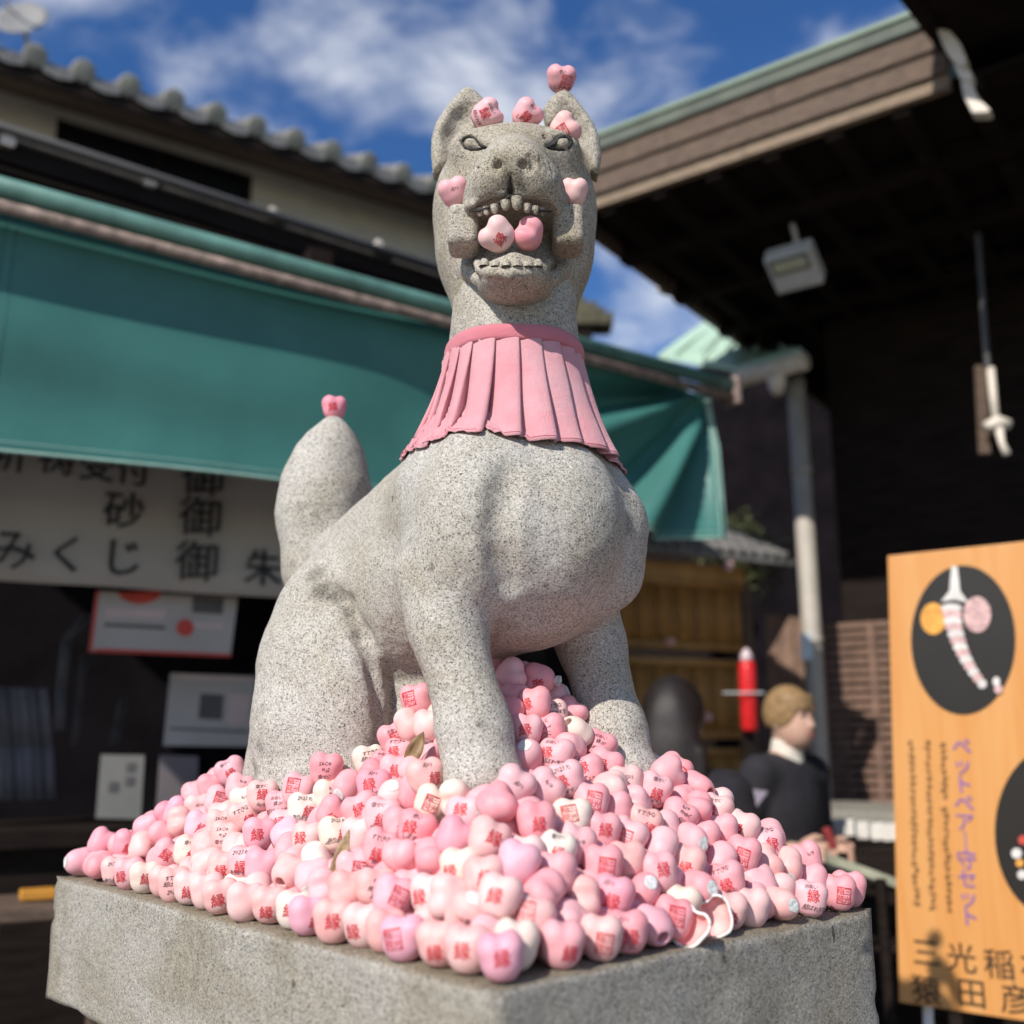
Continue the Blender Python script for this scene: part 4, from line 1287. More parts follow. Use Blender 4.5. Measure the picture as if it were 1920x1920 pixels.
# the hidden lower layers of the heap: far too many to tell apart
lowV, lowF, _ = heart_field(0.0042).mesh()
fv, ff, n0 = [], [], 0
fr = random.Random(21)
pool = [tuple(p) for p in P]
cnt = 0
tries = 0
fill_pts = []
grid = {}
def near(p, d):
    k = tuple(int(math.floor(c / 0.04)) for c in p)
    for i in (-1, 0, 1):
        for j in (-1, 0, 1):
            for l in (-1, 0, 1):
                for q in grid.get((k[0] + i, k[1] + j, k[2] + l), ()):
                    if (q[0] - p[0]) ** 2 + (q[1] - p[1]) ** 2 + (q[2] - p[2]) ** 2 < d * d: return True
    return False
def put(p):
    grid.setdefault(tuple(int(math.floor(c / 0.04)) for c in p), []).append(p)
for p in pool: put(p)
while tries < 26000 and cnt < 620:
    tries += 1
    s_, r_ = fr.uniform(0.02, PL - 0.02), fr.uniform(-PW / 2 + 0.02, PW / 2 - 0.02)
    w0 = srz(s_, r_, 0)
    h = heap_h(w0)
    dep = fr.choice((0.024, 0.032, 0.050))
    z = PED_Z + h - dep
    if z < PED_Z + 0.019:
        if h < 0.036: continue
        z = PED_Z + 0.019
    if abs(s_ - 0.465) < 0.30 and abs(r_) < 0.18 and z < CAMZ - 0.068 - 0.004: continue
    L = (np.array((s_, r_, z - CAMZ)) - FB.lo) / FB.h
    i = np.round(L).astype(int)
    if (i > 0).all() and (i < FB.n - 1).all() and FB.f[i[0], i[1], i[2]] < 0.008: continue
    p = (w0.x, w0.y, z)
    if near(p, 0.027): continue
    put(p); cnt += 1
    R = Euler((fr.uniform(0, 6.3), fr.uniform(0, 6.3), fr.uniform(0, 6.3))).to_matrix()
    Rn = np.array(R)
    fv.append(lowV @ Rn.T + np.array(p)); ff.append(lowF + n0); n0 += len(lowV)
if fv:
    heap = link('heart_heap', np_mesh('heart_heap', np.concatenate(fv), np.concatenate(ff)), HC['p'])
    tag(heap, 'pink hearts buried in the lower layers of the heap', 'heap', None, 'stuff')
print('hearts', len(HEARTS), 'filler', cnt)
# ================================================================== the place around
UP = Vector((0, 0, 1))
M_GROUND = plain('paved_ground', (0.20, 0.185, 0.165), 0.9, 0.22, 2.5, 0.5, bscale=60)
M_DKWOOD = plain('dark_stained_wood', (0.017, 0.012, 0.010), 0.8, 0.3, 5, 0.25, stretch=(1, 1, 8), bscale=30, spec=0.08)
M_BRWOOD = plain('weathered_brown_wood', (0.120, 0.080, 0.056), 0.75, 0.28, 9, 0.35, stretch=(2, 2, 9), bscale=40)
M_LIWOOD = plain('pale_weathered_wood', (0.235, 0.170, 0.115), 0.75, 0.22, 9, 0.3, stretch=(2, 2, 9), bscale=40)
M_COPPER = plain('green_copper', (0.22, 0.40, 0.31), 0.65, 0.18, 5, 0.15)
M_TEAL = plain('green_painted_tube', (0.10, 0.22, 0.185), 0.45, 0.22, 7, 0.1)
M_RUST = plain('rust_stained_tube', (0.25, 0.185, 0.155), 0.7, 0.45, 22, 0.3)
M_TILE = plain('grey_roof_tile', (0.165, 0.160, 0.155), 0.55, 0.25, 12, 0.25)
M_PLASTER = plain('grey_plaster', (0.46, 0.41, 0.34), 0.9, 0.10, 4, 0.2, bscale=70)
M_GLASS = plain('dark_window_glass', (0.012, 0.014, 0.018), 0.12, 0.1, 3)
M_WHITE = plain('white_paint', (0.76, 0.72, 0.66), 0.55, 0.08, 8)
M_CREAM = plain('cream_gutter', (0.70, 0.62, 0.52), 0.5, 0.10, 8)
M_PAPERW = plain('white_sheet', (0.44, 0.40, 0.37), 0.85, 0.06, 6)
M_BLACK = plain('black_paint', (0.016, 0.015, 0.015), 0.6, 0.1, 8)
M_STEELW = plain('pale_steel', (0.55, 0.55, 0.54), 0.4, 0.12, 9)
M_PIPE = plain('grey_downpipe', (0.40, 0.36, 0.31), 0.5, 0.10, 9)
M_REDP = plain('red_print', (0.55, 0.07, 0.05), 0.8, 0.1, 9)
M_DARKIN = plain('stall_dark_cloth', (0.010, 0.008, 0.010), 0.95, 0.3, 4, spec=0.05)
M_BAMBOO = plain('golden_bamboo', (0.42, 0.215, 0.06), 0.55, 0.28, 14, 0.2, stretch=(6, 6, 1.2))
M_BAMFR = plain('bamboo_rail', (0.50, 0.27, 0.09), 0.5, 0.18, 9)
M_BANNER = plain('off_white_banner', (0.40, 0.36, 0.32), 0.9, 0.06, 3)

gm = mesh_from('ground', [(-60, -40, 0), (60, -40, 0), (60, 90, 0), (-60, 90, 0)], [(0, 1, 2, 3)])
tag(link('ground', gm, M_GROUND), 'grey paved ground of the shrine yard', 'ground', None, 'structure')

def quad_slab(name, mat, parent, pts, n, th, bevel=0.0):
    """a plate with the outline pts and thickness th away from n"""
    n = Vector(n).normalized()
    return MB().prism([Vector(p) for p in pts], -n * th).build(name, mat, parent, bevel)
def glyph_on(text, p, xdir, size, mat, parent, name='lettering', bold=0.0, n=None, lift=0.003, jig=0.0):
    me = glyph_mesh(text, size, bold=bold)
    xdir = Vector(xdir).normalized()
    n = n or xdir.cross(UP)
    yd = n.cross(xdir).normalized()
    me.transform(Matrix((xdir, yd, n)).transposed().to_4x4())
    me.transform(Matrix.Translation(Vector(p) + n * lift))
    return link(name, me, mat, parent)

# ------------------------------------------------------------------ awning of the stall
A0 = at_z(0, 350, CAMZ + 1.5); A1 = at_z(1372, 722, CAMZ + 1.5)
AD = (A1 - A0).normalized(); AN = AD.cross(UP).normalized()        # AN points towards the viewer
A00 = A0 - AD * 1.1
AL = (A1 - A00).length
awn = thing('roller_awning', 'green canvas roller awning hanging in front of the amulet stall', 'awning', (A1.x, A1.y, 0))
MB().tube([A00, A0.lerp(A1, .5), A1], 0.030, 16).build('roller_tube', M_TEAL, awn, 0, True)
dn = UP * -0.062 + AN * 0.012
MB().tube([A00 + dn, A0.lerp(A1, .5) + dn, A1 + dn - AD * 0.02], 0.0185, 14).build('front_bar', M_RUST, awn, 0, True)
MB().box(A1 + UP * -0.03, (0.012, 0.045, 0.062), (AD, AN, UP)).build('end_bracket', M_RUST, awn, 0.006)
def canvas(name, col):
    m, n, l, b = mat_new(name)
    tc = n.new('ShaderNodeTexCoord')
    nz = noise(n, l, 3.0, 5, 0.6, tc.outputs['Object'])
    r = ramp(n, [(0.3, tuple(c * .86 for c in col)), (0.7, tuple(c * 1.12 for c in col))]); l.new(nz.outputs['Fac'], r.inputs[0])
    l.new(r.outputs[0], b.inputs['Base Color'])
    b.inputs['Roughness'].default_value = 0.42
    b.inputs['Specular IOR Level'].default_value = 0.4
    # light soaks through the cloth a little
    tr = n.new('ShaderNodeBsdfTranslucent'); l.new(r.outputs[0], tr.inputs['Color'])
    mx = n.new('ShaderNodeMixShader'); mx.inputs[0].default_value = 0.15
    out = n.get('Material Output')
    l.new(b.outputs[0], mx.inputs[1]); l.new(tr.outputs[0], mx.inputs[2]); l.new(mx.outputs[0], out.inputs['Surface'])
    wv = noise(n, l, 500, 2, 0.5, tc.outputs['Object'])
    bp = n.new('ShaderNodeBump'); bp.inputs['Strength'].default_value = 0.1; bp.inputs['Distance'].default_value = 0.002
    l.new(wv.outputs['Fac'], bp.inputs['Height']); l.new(bp.outputs[0], b.inputs['Normal'])
    return m
M_CANVAS = canvas('green_awning_canvas', (0.055, 0.195, 0.170))
M_HEM = plain('pale_green_hem', (0.30, 0.47, 0.40), 0.6, 0.1, 20)
CB = AN * -0.075                                                   # the cloth hangs behind the bar
zt = CAMZ + 1.462
NU, NV = 170, 44
def val_pt(u, v):
    w = u * AL                                   # metres along
    e = AL - 0.06 - w                            # metres to the right-hand edge
    zb = CAMZ + 0.745 + 0.07 * u
    # hangs from a tie at the upper right-hand corner, so that folds fan out from there
    z = zt + (zb - zt) * v
    ex, ez = e, (zt - z)
    fan = math.atan2(ex, ez + 0.02)
    rr_ = math.hypot(ex, ez)
    amp = 0.065 * math.exp(-((rr_ - 0.55) / 0.75) ** 2) * min(1, rr_ / 0.25)
    d = amp * (math.sin(fan * 12.5 + 0.6) + 0.45 * math.sin(fan * 21 + 2.0))
    d += 0.018 * math.sin(z * 17 + w * 0.8) * (0.3 + v) * math.exp(-((w - 1.3) / 1.3) ** 2) * 0.6
    d += 0.012 * math.sin(w * 3.1 + v * 2.0) * v
    d += 0.030 * v
    sag = -0.012 * math.sin(u * 9)
    p = A00 + AD * (w * (1 - 0.012 * v) - (0.03 * v * (1 - v) if u > 0.97 else 0)) + CB + AN * d
    return Vector((p.x, p.y, z + sag * v))
vs = [val_pt(i / (NU - 1) * (AL - 0.06) / AL, j / (NV - 1)) for j in range(NV) for i in range(NU)]
fs = [(j * NU + i, j * NU + i + 1, (j + 1) * NU + i + 1, (j + 1) * NU + i) for j in range(NV - 1) for i in range(NU - 1)]
vl = link('valance', mesh_from('valance', vs, fs), M_CANVAS, awn, True)
sm_ = vl.modifiers.new('thick', 'SOLIDIFY'); sm_.thickness = 0.002
umax = (AL - 0.06) / AL
MB().tube([val_pt(i / 120 * umax, 1.0) for i in range(121)], 0.0055, 6).build('bottom_hem', M_HEM, vl, 0, True)
MB().tube([val_pt(i / 120 * umax, 0.962) + AN * 0.002 for i in range(121)], 0.0018, 5).build('hem_stitching', M_HEM, vl, 0, True)
edge = MB()
for k in range(24):
    a, b = val_pt(umax, k / 24), val_pt(umax, (k + 1) / 24)
    edge.hexa([a - AD * 0.035 + AN * .003, a + AN * .003, b + AN * .003, b - AD * 0.035 + AN * .003], [a - AD * 0.035 - AN * .003, a - AN * .003, b - AN * .003, b - AD * 0.035 - AN * .003])
edge.build('edge_binding', M_HEM, vl)
seam_w = (1.1 + 0.035) / AL
for du in (0.0, 0.028):
    MB().tube([val_pt(seam_w + du / AL, k / 30) + AN * 0.002 for k in range(31)], 0.0016, 5).build('seam', plain('seam_thread', (0.02, 0.10, 0.09), 0.7), vl)
# roof slab added over the awning to block light from above the valance
RB0, RB1 = A00 - AN * 1.15 + UP * 0.42, A1 - AN * 1.15 + UP * 0.42
stall = thing('amulet_stall', 'dark timber amulet stall below the awning and the tiled roof', 'stall', (A0.x, A0.y + 1.0, 0))
MB().prism([A00 + UP * 0.02 - AN * 0.03, A1 + UP * 0.02 - AN * 0.03, RB1, RB0], UP * 0.02).build('added_awning_roof', M_DKWOOD, stall)

# lower eave board with gutter and pale clips
L0 = at_z(0, 300, CAMZ + 2.2); L1 = at_z(850, 560, CAMZ + 2.2)
LD_ = (L1 - L0).normalized(); LN = LD_.cross(UP).normalized()
La, Lb = L0 - LD_ * 1.2, L1 + LD_ * 0.55
MB().prism([La, Lb, Lb + UP * 0.10, La + UP * 0.10], -LN * 0.05).build('eave_board', M_DKWOOD, stall)
MB().tube([La + UP * 0.12 + LN * 0.03, Lb + UP * 0.12 + LN * 0.03], 0.022, 10).build('gutter', plain('dull_gutter', (0.09, 0.085, 0.08), 0.6), stall, 0, True)
MB().prism([La + UP * 0.09, Lb + UP * 0.09, Lb - LN * 1.3 + UP * 0.32, La - LN * 1.3 + UP * 0.32], UP * 0.03).build('lower_roof', M_TILE, stall)
MB().prism([La + UP * -0.02, Lb + UP * -0.02, Lb - LN * 0.9 - UP * 0.02, La - LN * 0.9 - UP * 0.02], UP * -0.02).build('soffit', M_DKWOOD, stall)
for px, py in ((15, 272), (283, 347), (512, 412), (712, 472)):
    p = on_plane(px, py, La + LN * 0.03, LN)
    c = MB()
    c.prism([p + LD_ * -0.022, p + LD_ * 0.022, p + LD_ * 0.030 + UP * 0.02, p + LD_ * 0.012 + UP * 0.065, p + LD_ * -0.012 + UP * 0.065, p + LD_ * -0.030 + UP * 0.02], -LN * 0.03)
    c.build('gutter_bracket', M_CREAM, stall, 0.004)

# ------------------------------------------------------------------ tiled house behind the stall
T0 = at_z(0, 92, CAMZ + 4.5); T1 = at_z(812, 350, CAMZ + 4.5)
TD = (T1 - T0).normalized(); TN = TD.cross(UP).normalized()
Ta, Tb = T0 - TD * 1.2, T1 + TD * 1.25
house = thing('tiled_house', 'grey plastered house with round-ended tile roof behind the awning', 'house', (T0.x, T0.y + 1, 0))
wof = TN * -0.5
Wa, Wb = Ta + wof, Tb + wof
def wall_pt(x, y): return on_plane(x, y, Wa, TN)
wq = [wall_pt(*q) for q in ((108, 215), (475, 330), (475, 408), (108, 290))]
w1, w2, w3, w4 = wq
zt_, zb_ = max(w1.z, w2.z), min(w3.z, w4.z)
wx0, wx1 = (w1 - Wa).dot(TD), (w2 - Wa).dot(TD)
zw1, zw0 = (w1.z + w2.z) / 2, (w3.z + w4.z) / 2
def wp(u, z, o=0.0):
    p = Wa + TD * u + TN * o
    return Vector((p.x, p.y, z))
WLn = (Wb - Wa).length
for k, (u0, u1, z0, z1) in enumerate(((0, wx0, 0, CAMZ + 4.62), (wx1, WLn, 0, CAMZ + 4.62), (wx0, wx1, 0, zw0), (wx0, wx1, zw1, CAMZ + 4.62))):
    MB().prism([wp(u0, z0), wp(u1, z0), wp(u1, z1), wp(u0, z1)], -TN * 0.16).build('wall', M_PLASTER, house)
win = MB().prism([wp(wx0, zw0, -0.09), wp(wx1, zw0, -0.09), wp(wx1, zw1, -0.09), wp(wx0, zw1, -0.09)], -TN * 0.01).build('window', M_GLASS, house)
for u0, u1, z0, z1 in ((wx0, wx1, zw0, zw0 + .04), (wx0, wx1, zw1 - .04, zw1), (wx0, wx0 + .04, zw0 + .04, zw1 - .04), (wx1 - .04, wx1, zw0 + .04, zw1 - .04), ((wx0 + wx1) / 2 - .02, (wx0 + wx1) / 2 + .02, zw0 + .04, zw1 - .04)):
    MB().prism([wp(u0, z0, -0.03), wp(u1, z0, -0.03), wp(u1, z1, -0.03), wp(u0, z1, -0.03)], -TN * 0.05).build('window_frame', M_DKWOOD, win)
MB().prism([Ta - UP * 0.16, Tb - UP * 0.16, Tb - UP * 0.04, Ta - UP * 0.04], -TN * 0.04).build('fascia', M_DKWOOD, house)
MB().prism([Ta - UP * 0.10 - TN * 0.05, Tb - UP * 0.10 - TN * 0.05, Tb - TN * 0.6 + UP * 0.06, Ta - TN * 0.6 + UP * 0.06], UP * -0.03).build('soffit', M_BRWOOD, house)
slope = (-TN * 1.0 + UP * 0.46).normalized()
rf_ = MB().prism([Ta - UP * 0.04, Tb - UP * 0.04, Tb - UP * 0.04 + slope * 3.2, Ta - UP * 0.04 + slope * 3.2], UP * 0.05).build('roof', M_TILE, house)
xs = [155, 258, 345, 430, 510, 583, 655, 715, 790]
p0 = on_plane(155, 140, Ta, TN); p9 = on_plane(790, 345, Ta, TN)
u0 = (p0 - Ta).dot(TD); u9 = (p9 - Ta).dot(TD)
st = (u9 - u0) / 8.6
k = -4
while True:
    u = u0 + st * k
    if u > (Tb - Ta).length: break
    if u > 0:
        b0 = Ta + TD * u + UP * 0.030 - slope * 0.04
        row = MB().tube([b0 + slope * (0.28 * j) + UP * (0.006 * (j % 2)) for j in range(11)], 0.075, 10).build('cover_tile', M_TILE, rf_, 0, True)
        MB().tube([b0 - slope * 0.012, b0 + slope * 0.03], 0.080, 14).build('tile_end', plain('pale_tile_end', (0.27, 0.26, 0.22), 0.6, 0.2, 12) if 'pale_tile_end' not in bpy.data.materials else bpy.data.materials['pale_tile_end'], rf_, 0.012, True)
        mid_ = Ta + TD * (u + st / 2) + UP * 0.012
        MB().prism([mid_ - TD * st * 0.32 - slope * 0.03, mid_ + TD * st * 0.32 - slope * 0.03, mid_ + TD * st * 0.32 - slope * 0.03 - UP * 0.075, mid_ - slope * 0.03 - UP * 0.10, mid_ - TD * st * 0.32 - slope * 0.03 - UP * 0.075], slope * 0.4).build('pan_tile', M_TILE, rf_)
    k += 1
# dish on the roof at the picture's upper left
dp = on_plane(42, 40, Ta - TN * 0.5, TN)
dish = thing('dish_antenna', 'pale dish antenna on the edge of the tiled roof', 'antenna', tuple(dp - UP * 0.4))
ax_ = (TN * 0.8 - TD * 0.45 + UP * 0.35).normalized(); e1_ = ax_.orthogonal().normalized(); e2_ = ax_.cross(e1_)
vs, fs = [dp], []
for i in range(1, 6):
    for k in range(20):
        a = 2 * math.pi * k / 20; r_ = 0.19 * i / 5
        vs.append(dp + (e1_ * math.cos(a) + e2_ * math.sin(a)) * r_ + ax_ * (r_ * r_ * 0.9))
for k in range(20): fs.append((0, 1 + k, 1 + (k + 1) % 20))
for i in range(4):
    for k in range(20):
        fs.append((1 + i * 20 + k, 1 + (i + 1) * 20 + k, 1 + (i + 1) * 20 + (k + 1) % 20, 1 + i * 20 + (k + 1) % 20))
dm_ = link('reflector', mesh_from('reflector', vs, fs), plain('dull_dish', (0.20, 0.20, 0.20), 0.6), dish, True)
dm_.modifiers.new('t', 'SOLIDIFY').thickness = 0.008
MB().tube([dp - ax_ * 0.02, dp - ax_ * 0.12 - UP * 0.05, dp - ax_ * 0.12 - UP * 0.55], 0.02, 8).build('mast', M_STEELW, dish, 0, True)
MB().tube([dp - e2_ * 0.22, dp + ax_ * 0.28], 0.01, 6).build('feed_arm', M_STEELW, dish)
MB().box(dp + ax_ * 0.29, (0.03, 0.03, 0.045), (e1_, e2_, ax_)).build('receiver', M_WHITE, dish, 0.006)

# ------------------------------------------------------------------ banner with brush lettering
B0 = at_z(0, 1088, CAMZ + 0.49); B1 = at_z(530, 1122, CAMZ + 0.49)
BD = (B1 - B0).normalized(); BN = BD.cross(UP).normalized()
Ba, Bb = B0 - BD * 0.9, B1 + BD * 0.75
ban = thing('stall_banner', 'off-white cloth banner with black brush lettering hung below the awning', 'banner', (B0.x, B0.y, B0.z))
vs, fs = [], []
nb_, mb_ = 60, 12
for j in range(mb_):
    for i in range(nb_):
        p = Ba.lerp(Bb, i / (nb_ - 1)) + UP * (1.0 * j / (mb_ - 1)) + BN * (0.012 * math.sin(i * 0.5) * (1 - j / mb_))
        vs.append(p)
for j in range(mb_ - 1):
    for i in range(nb_ - 1):
        fs.append((j * nb_ + i, j * nb_ + i + 1, (j + 1) * nb_ + i + 1, (j + 1) * nb_ + i))
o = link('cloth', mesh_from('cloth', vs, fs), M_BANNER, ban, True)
o.modifiers.new('t', 'SOLIDIFY').thickness = 0.002
for ch, x, y, sz in (('祈', 15, 862, .118), ('祷', 105, 868, .118), ('受', 180, 880, .118), ('付', 248, 888, .118), ('御', 378, 902, .150), ('砂', 230, 965, .135), ('御', 373, 977, .150),
                     ('み', 22, 1038, .145), ('く', 124, 1046, .135), ('じ', 226, 1052, .140), ('御', 367, 1060, .150), ('朱', 490, 1072, .140)):
    glyph_on(ch, on_plane(x, y, Ba, BN), BD, sz, M_BLACK, ban, lift=0.020)
    glyph_on(ch, on_plane(x + 2, y - 1, Ba, BN), BD, sz, M_BLACK, ban, lift=0.021)
# back of the stall, posts, counter, side
SB = BN * -1.5
Sx = Ba + SB - BD * 1.6
MB().prism([Vector((*Sx[:2], 0)), Vector((*(Bb + SB + BD * 1.2)[:2], 0)), Vector((*(Bb + SB + BD * 1.2)[:2], CAMZ + 2.1)), Vector((*Sx[:2], CAMZ + 2.1))], BN * -0.08).build('back_wall', M_DARKIN, stall)
MB().prism([Vector((*(Bb + BD * 0.25)[:2], 0)), Vector((*(Bb + BD * 0.25 + SB)[:2], 0)), Vector((*(Bb + BD * 0.25 + SB)[:2], CAMZ + 2.1)), Vector((*(Bb + BD * 0.25)[:2], CAMZ + 2.1))], BD * 0.08).build('side_wall', M_DKWOOD, stall)
cz = at_z(100, 1560, 1.25)
MB().prism([Vector((*(Ba + BN * -0.15)[:2], 1.16)), Vector((*(Bb + BN * -0.15)[:2], 1.16)), Vector((*(Bb + BN * -0.75)[:2], 1.16)), Vector((*(Ba + BN * -0.75)[:2], 1.16))], UP * 0.05).build('counter_top', M_DKWOOD, stall)
MB().prism([Vector((*(Ba + BN * -0.2)[:2], 0)), Vector((*(Bb + BN * -0.2)[:2], 0)), Vector((*(Bb + BN * -0.2)[:2], 1.155)), Vector((*(Ba + BN * -0.2)[:2], 1.155))], BN * -0.03).build('counter_front', M_DKWOOD, stall)
for px in (560,):
    q = on_plane(px, 1300, Ba + BN * -0.12, BN)
    MB().box((q.x, q.y, (CAMZ + 1.9) / 2), (0.05, 0.05, (CAMZ + 1.9) / 2), (BD, BN, UP)).build('post', M_DKWOOD, stall, 0.006)

def sheet(name, label, cat, quad, plane_off, mat, group=None):
    P0_ = Ba + BN * plane_off
    q = [on_plane(x, y, P0_, BN) for x, y in quad]
    t_ = thing(name, label, cat, tuple((q[2] + q[3]) / 2), group)
    MB().prism(q[::-1], -BN * 0.006).build('sheet', mat, t_)
    return t_, P0_
def patch(t_, P0_, pts, mat, name, lift=0.003):
    q = [on_plane(x, y, P0_ + BN * lift, BN) for x, y in pts]
    MB().prism(q[::-1], -BN * 0.0015).build(name, mat, t_)
def disc_px(cx, cy, rx, ry, n=20, a0=0, a1=360):
    return [(cx + rx * math.cos(math.radians(a0 + (a1 - a0) * i / n)), cy + ry * math.sin(math.radians(a0 + (a1 - a0) * i / n))) for i in range(n)]
M_PALEPINK = plain('pale_pink_print', (0.60, 0.46, 0.43), 0.85, 0.05, 9)
M_GREYP = plain('grey_print', (0.11, 0.10, 0.10), 0.85, 0.1, 20)
t_, Q = sheet('shop_poster', 'wide red and white poster hung just below the banner', 'poster', ((180, 1108), (446, 1120), (432, 1232), (166, 1222)), -0.10, M_PAPERW)
patch(t_, Q, [(180, 1108), (186, 1108), (172, 1222), (166, 1222)], M_REDP, 'red_border')
patch(t_, Q, [(186, 1216), (432, 1226), (432, 1232), (166, 1222)], M_REDP, 'red_border', 0.004)
patch(t_, Q, disc_px(262, 1106, 42, 26, 16, 0, 180), M_REDP, 'red_fan', 0.005)
patch(t_, Q, [(200, 1140), (310, 1144), (308, 1160), (198, 1156)], M_PALEPINK, 'pink_heading')
patch(t_, Q, [(196, 1168), (310, 1174), (309, 1180), (195, 1174)], M_GREYP, 'grey_line')
patch(t_, Q, disc_px(347, 1177, 16, 16), M_REDP, 'red_dot')
patch(t_, Q, [(362, 1118), (420, 1122), (417, 1152), (360, 1148)], M_GREYP, 'picture')
patch(t_, Q, [(364, 1166), (420, 1170), (419, 1180), (363, 1176)], M_PALEPINK, 'pink_line')
t_, Q = sheet('notice_sheet', 'pale notice with red heading beside the statue hip', 'notice', ((320, 1262), (480, 1268), (470, 1400), (306, 1398)), -0.35, M_PAPERW)
patch(t_, Q, [(335, 1264), (476, 1270), (475, 1278), (334, 1272)], M_PALEPINK, 'pink_heading')
patch(t_, Q, [(376, 1300), (420, 1303), (416, 1350), (372, 1347)], M_GREYP, 'picture')
patch(t_, Q, [(430, 1300), (470, 1303), (466, 1360), (426, 1357)], M_PALEPINK, 'pink_block')
patch(t_, Q, [(318, 1364), (466, 1370), (465, 1374), (317, 1368)], M_GREYP, 'grey_line')
t_, Q = sheet('price_card', 'plain grey-white card standing on the dark stall counter', 'card', ((190, 1415), (271, 1416), (264, 1536), (180, 1534)), -0.30, plain('grey_card', (0.22, 0.215, 0.20), 0.85, .06, 9))
patch(t_, Q, [(238, 1430), (254, 1430), (252, 1446), (236, 1446)], M_GREYP, 'small_print')
patch(t_, Q, [(236, 1456), (252, 1456), (250, 1472), (234, 1472)], M_GREYP, 'small_print')
patch(t_, Q, [(205, 1466), (222, 1466), (220, 1484), (203, 1484)], M_GREYP, 'small_print')
t_, Q = sheet('price_card', 'mauve-grey card on the stall counter next to the hearts', 'card', ((300, 1416), (372, 1418), (368, 1540), (292, 1536)), -0.30, plain('mauve_card', (0.17, 0.145, 0.15), 0.85, .06, 9))
patch(t_, Q, [(338, 1480), (352, 1480), (350, 1500), (336, 1500)], M_GREYP, 'small_print')
# white strips and robes hanging in the stall
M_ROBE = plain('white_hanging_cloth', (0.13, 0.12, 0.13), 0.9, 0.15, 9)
def strip(label, pts, w, off, mat, cat='cloth', group=None):
    P0_ = Ba + BN * off
    q = [on_plane(x, y, P0_, BN) for x, y in pts]
    m = MB()
    for i, (a, b) in enumerate(zip(q[:-1], q[1:])):
        n_ = 6
        for j in range(n_):
            t0, t1 = j / n_, (j + 1) / n_
            f0, f1 = BD * (j - n_ / 2) / n_ * w, BD * (j + 1 - n_ / 2) / n_ * w
            d0, d1 = BN * (0.012 * math.sin(j * 2.2)), BN * (0.012 * math.sin((j + 1) * 2.2))
            m.hexa([a + f0 + d0, a + f1 + d1, b + f1 + d1, b + f0 + d0], [a + f0 + d0 - BN * .004, a + f1 + d1 - BN * .004, b + f1 + d1 - BN * .004, b + f0 + d0 - BN * .004])
    o = m.build('hanging_cloth', mat, None, 0, True)
    return tag(o, label, cat, group)
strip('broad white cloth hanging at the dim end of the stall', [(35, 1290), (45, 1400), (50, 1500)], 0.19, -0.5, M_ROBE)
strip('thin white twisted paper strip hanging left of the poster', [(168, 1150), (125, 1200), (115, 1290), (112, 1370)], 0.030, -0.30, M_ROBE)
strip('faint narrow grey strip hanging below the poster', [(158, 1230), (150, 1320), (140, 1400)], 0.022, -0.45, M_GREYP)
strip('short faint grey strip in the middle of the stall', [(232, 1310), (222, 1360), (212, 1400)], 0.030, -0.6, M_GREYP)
# things low in the stall's front
def place_box(name, label, cat, px, py, Y, half, mat, bev=0.006, rot=None):
    p = at_y(px, py, Y)
    return p
bx_ = at_y(95, 1712, 3.0)
ws = thing('wooden_stand', 'brown wooden display stand beside the pedestal in the stall shade', 'stand', (bx_.x, bx_.y, 0))
for du in (-0.16, 0.16):
    for dv in (-0.12, 0.12):
        q = bx_ + BD * du + BN * dv
        MB().box((q.x, q.y, 0.52), (0.028, 0.028, 0.52), (BD, BN, UP)).build('leg', M_BRWOOD, ws, 0.004)
MB().box((bx_.x, bx_.y, 1.055), (0.21, 0.17, 0.014), (BD, BN, UP)).build('top', M_BRWOOD, ws, 0.004)
MB().box((bx_.x, bx_.y, 0.62), (0.17, 0.13, 0.010), (BD, BN, UP)).build('shelf', M_BRWOOD, ws, 0.003)
ob_ = thing('amulet_tray', 'orange and white tray lying on the wooden stand by the pedestal', 'tray', (bx_.x, bx_.y, 1.071))
MB().box((bx_.x - .04, bx_.y, 1.085), (0.045, 0.04, 0.012), (BD, BN, UP)).build('orange_half', plain('orange_tray', (0.60, 0.27, 0.04), 0.5), ob_, 0.004)
MB().box((bx_.x + .07, bx_.y + .06, 1.083), (0.04, 0.06, 0.012), (BD, BN, UP)).build('white_half', M_PAPERW, ob_, 0.004)

# ------------------------------------------------------------------ shrine hall roof on the right
ZE = CAMZ + 2.8
E0 = at_z(1125, 245, ZE); E1 = at_z(1690, 25, ZE)
ED = (E1 - E0).normalized(); EN = ED.cross(UP).normalized()      # EN towards the viewer
KC = E0 - ED * 0.22                                              # roof corner
EB = -EN                                                         # back along the other eave
ER = KC + ED * 1.74
hall = thing('shrine_hall', 'dark timber shrine hall with copper-edged eaves over the yard', 'hall', (KC.x + 2.5, KC.y + 2, 0))
MB().prism([KC, ER, ER - UP * 0.022, KC - UP * 0.022], EB * 0.05).build('copper_edge', plain('pale_copper_lip', (0.20, 0.26, 0.19), 0.6, .12, 6), hall)
MB().prism([KC + EB * .012 - UP * .024, ER + EB * .012 - UP * .024, ER + EB * .012 - UP * 0.082, KC + EB * .012 - UP * 0.082], EB * 0.04).build('copper_flashing', plain('dull_copper', (0.10, 0.115, 0.09), 0.7, .2, 6), hall)
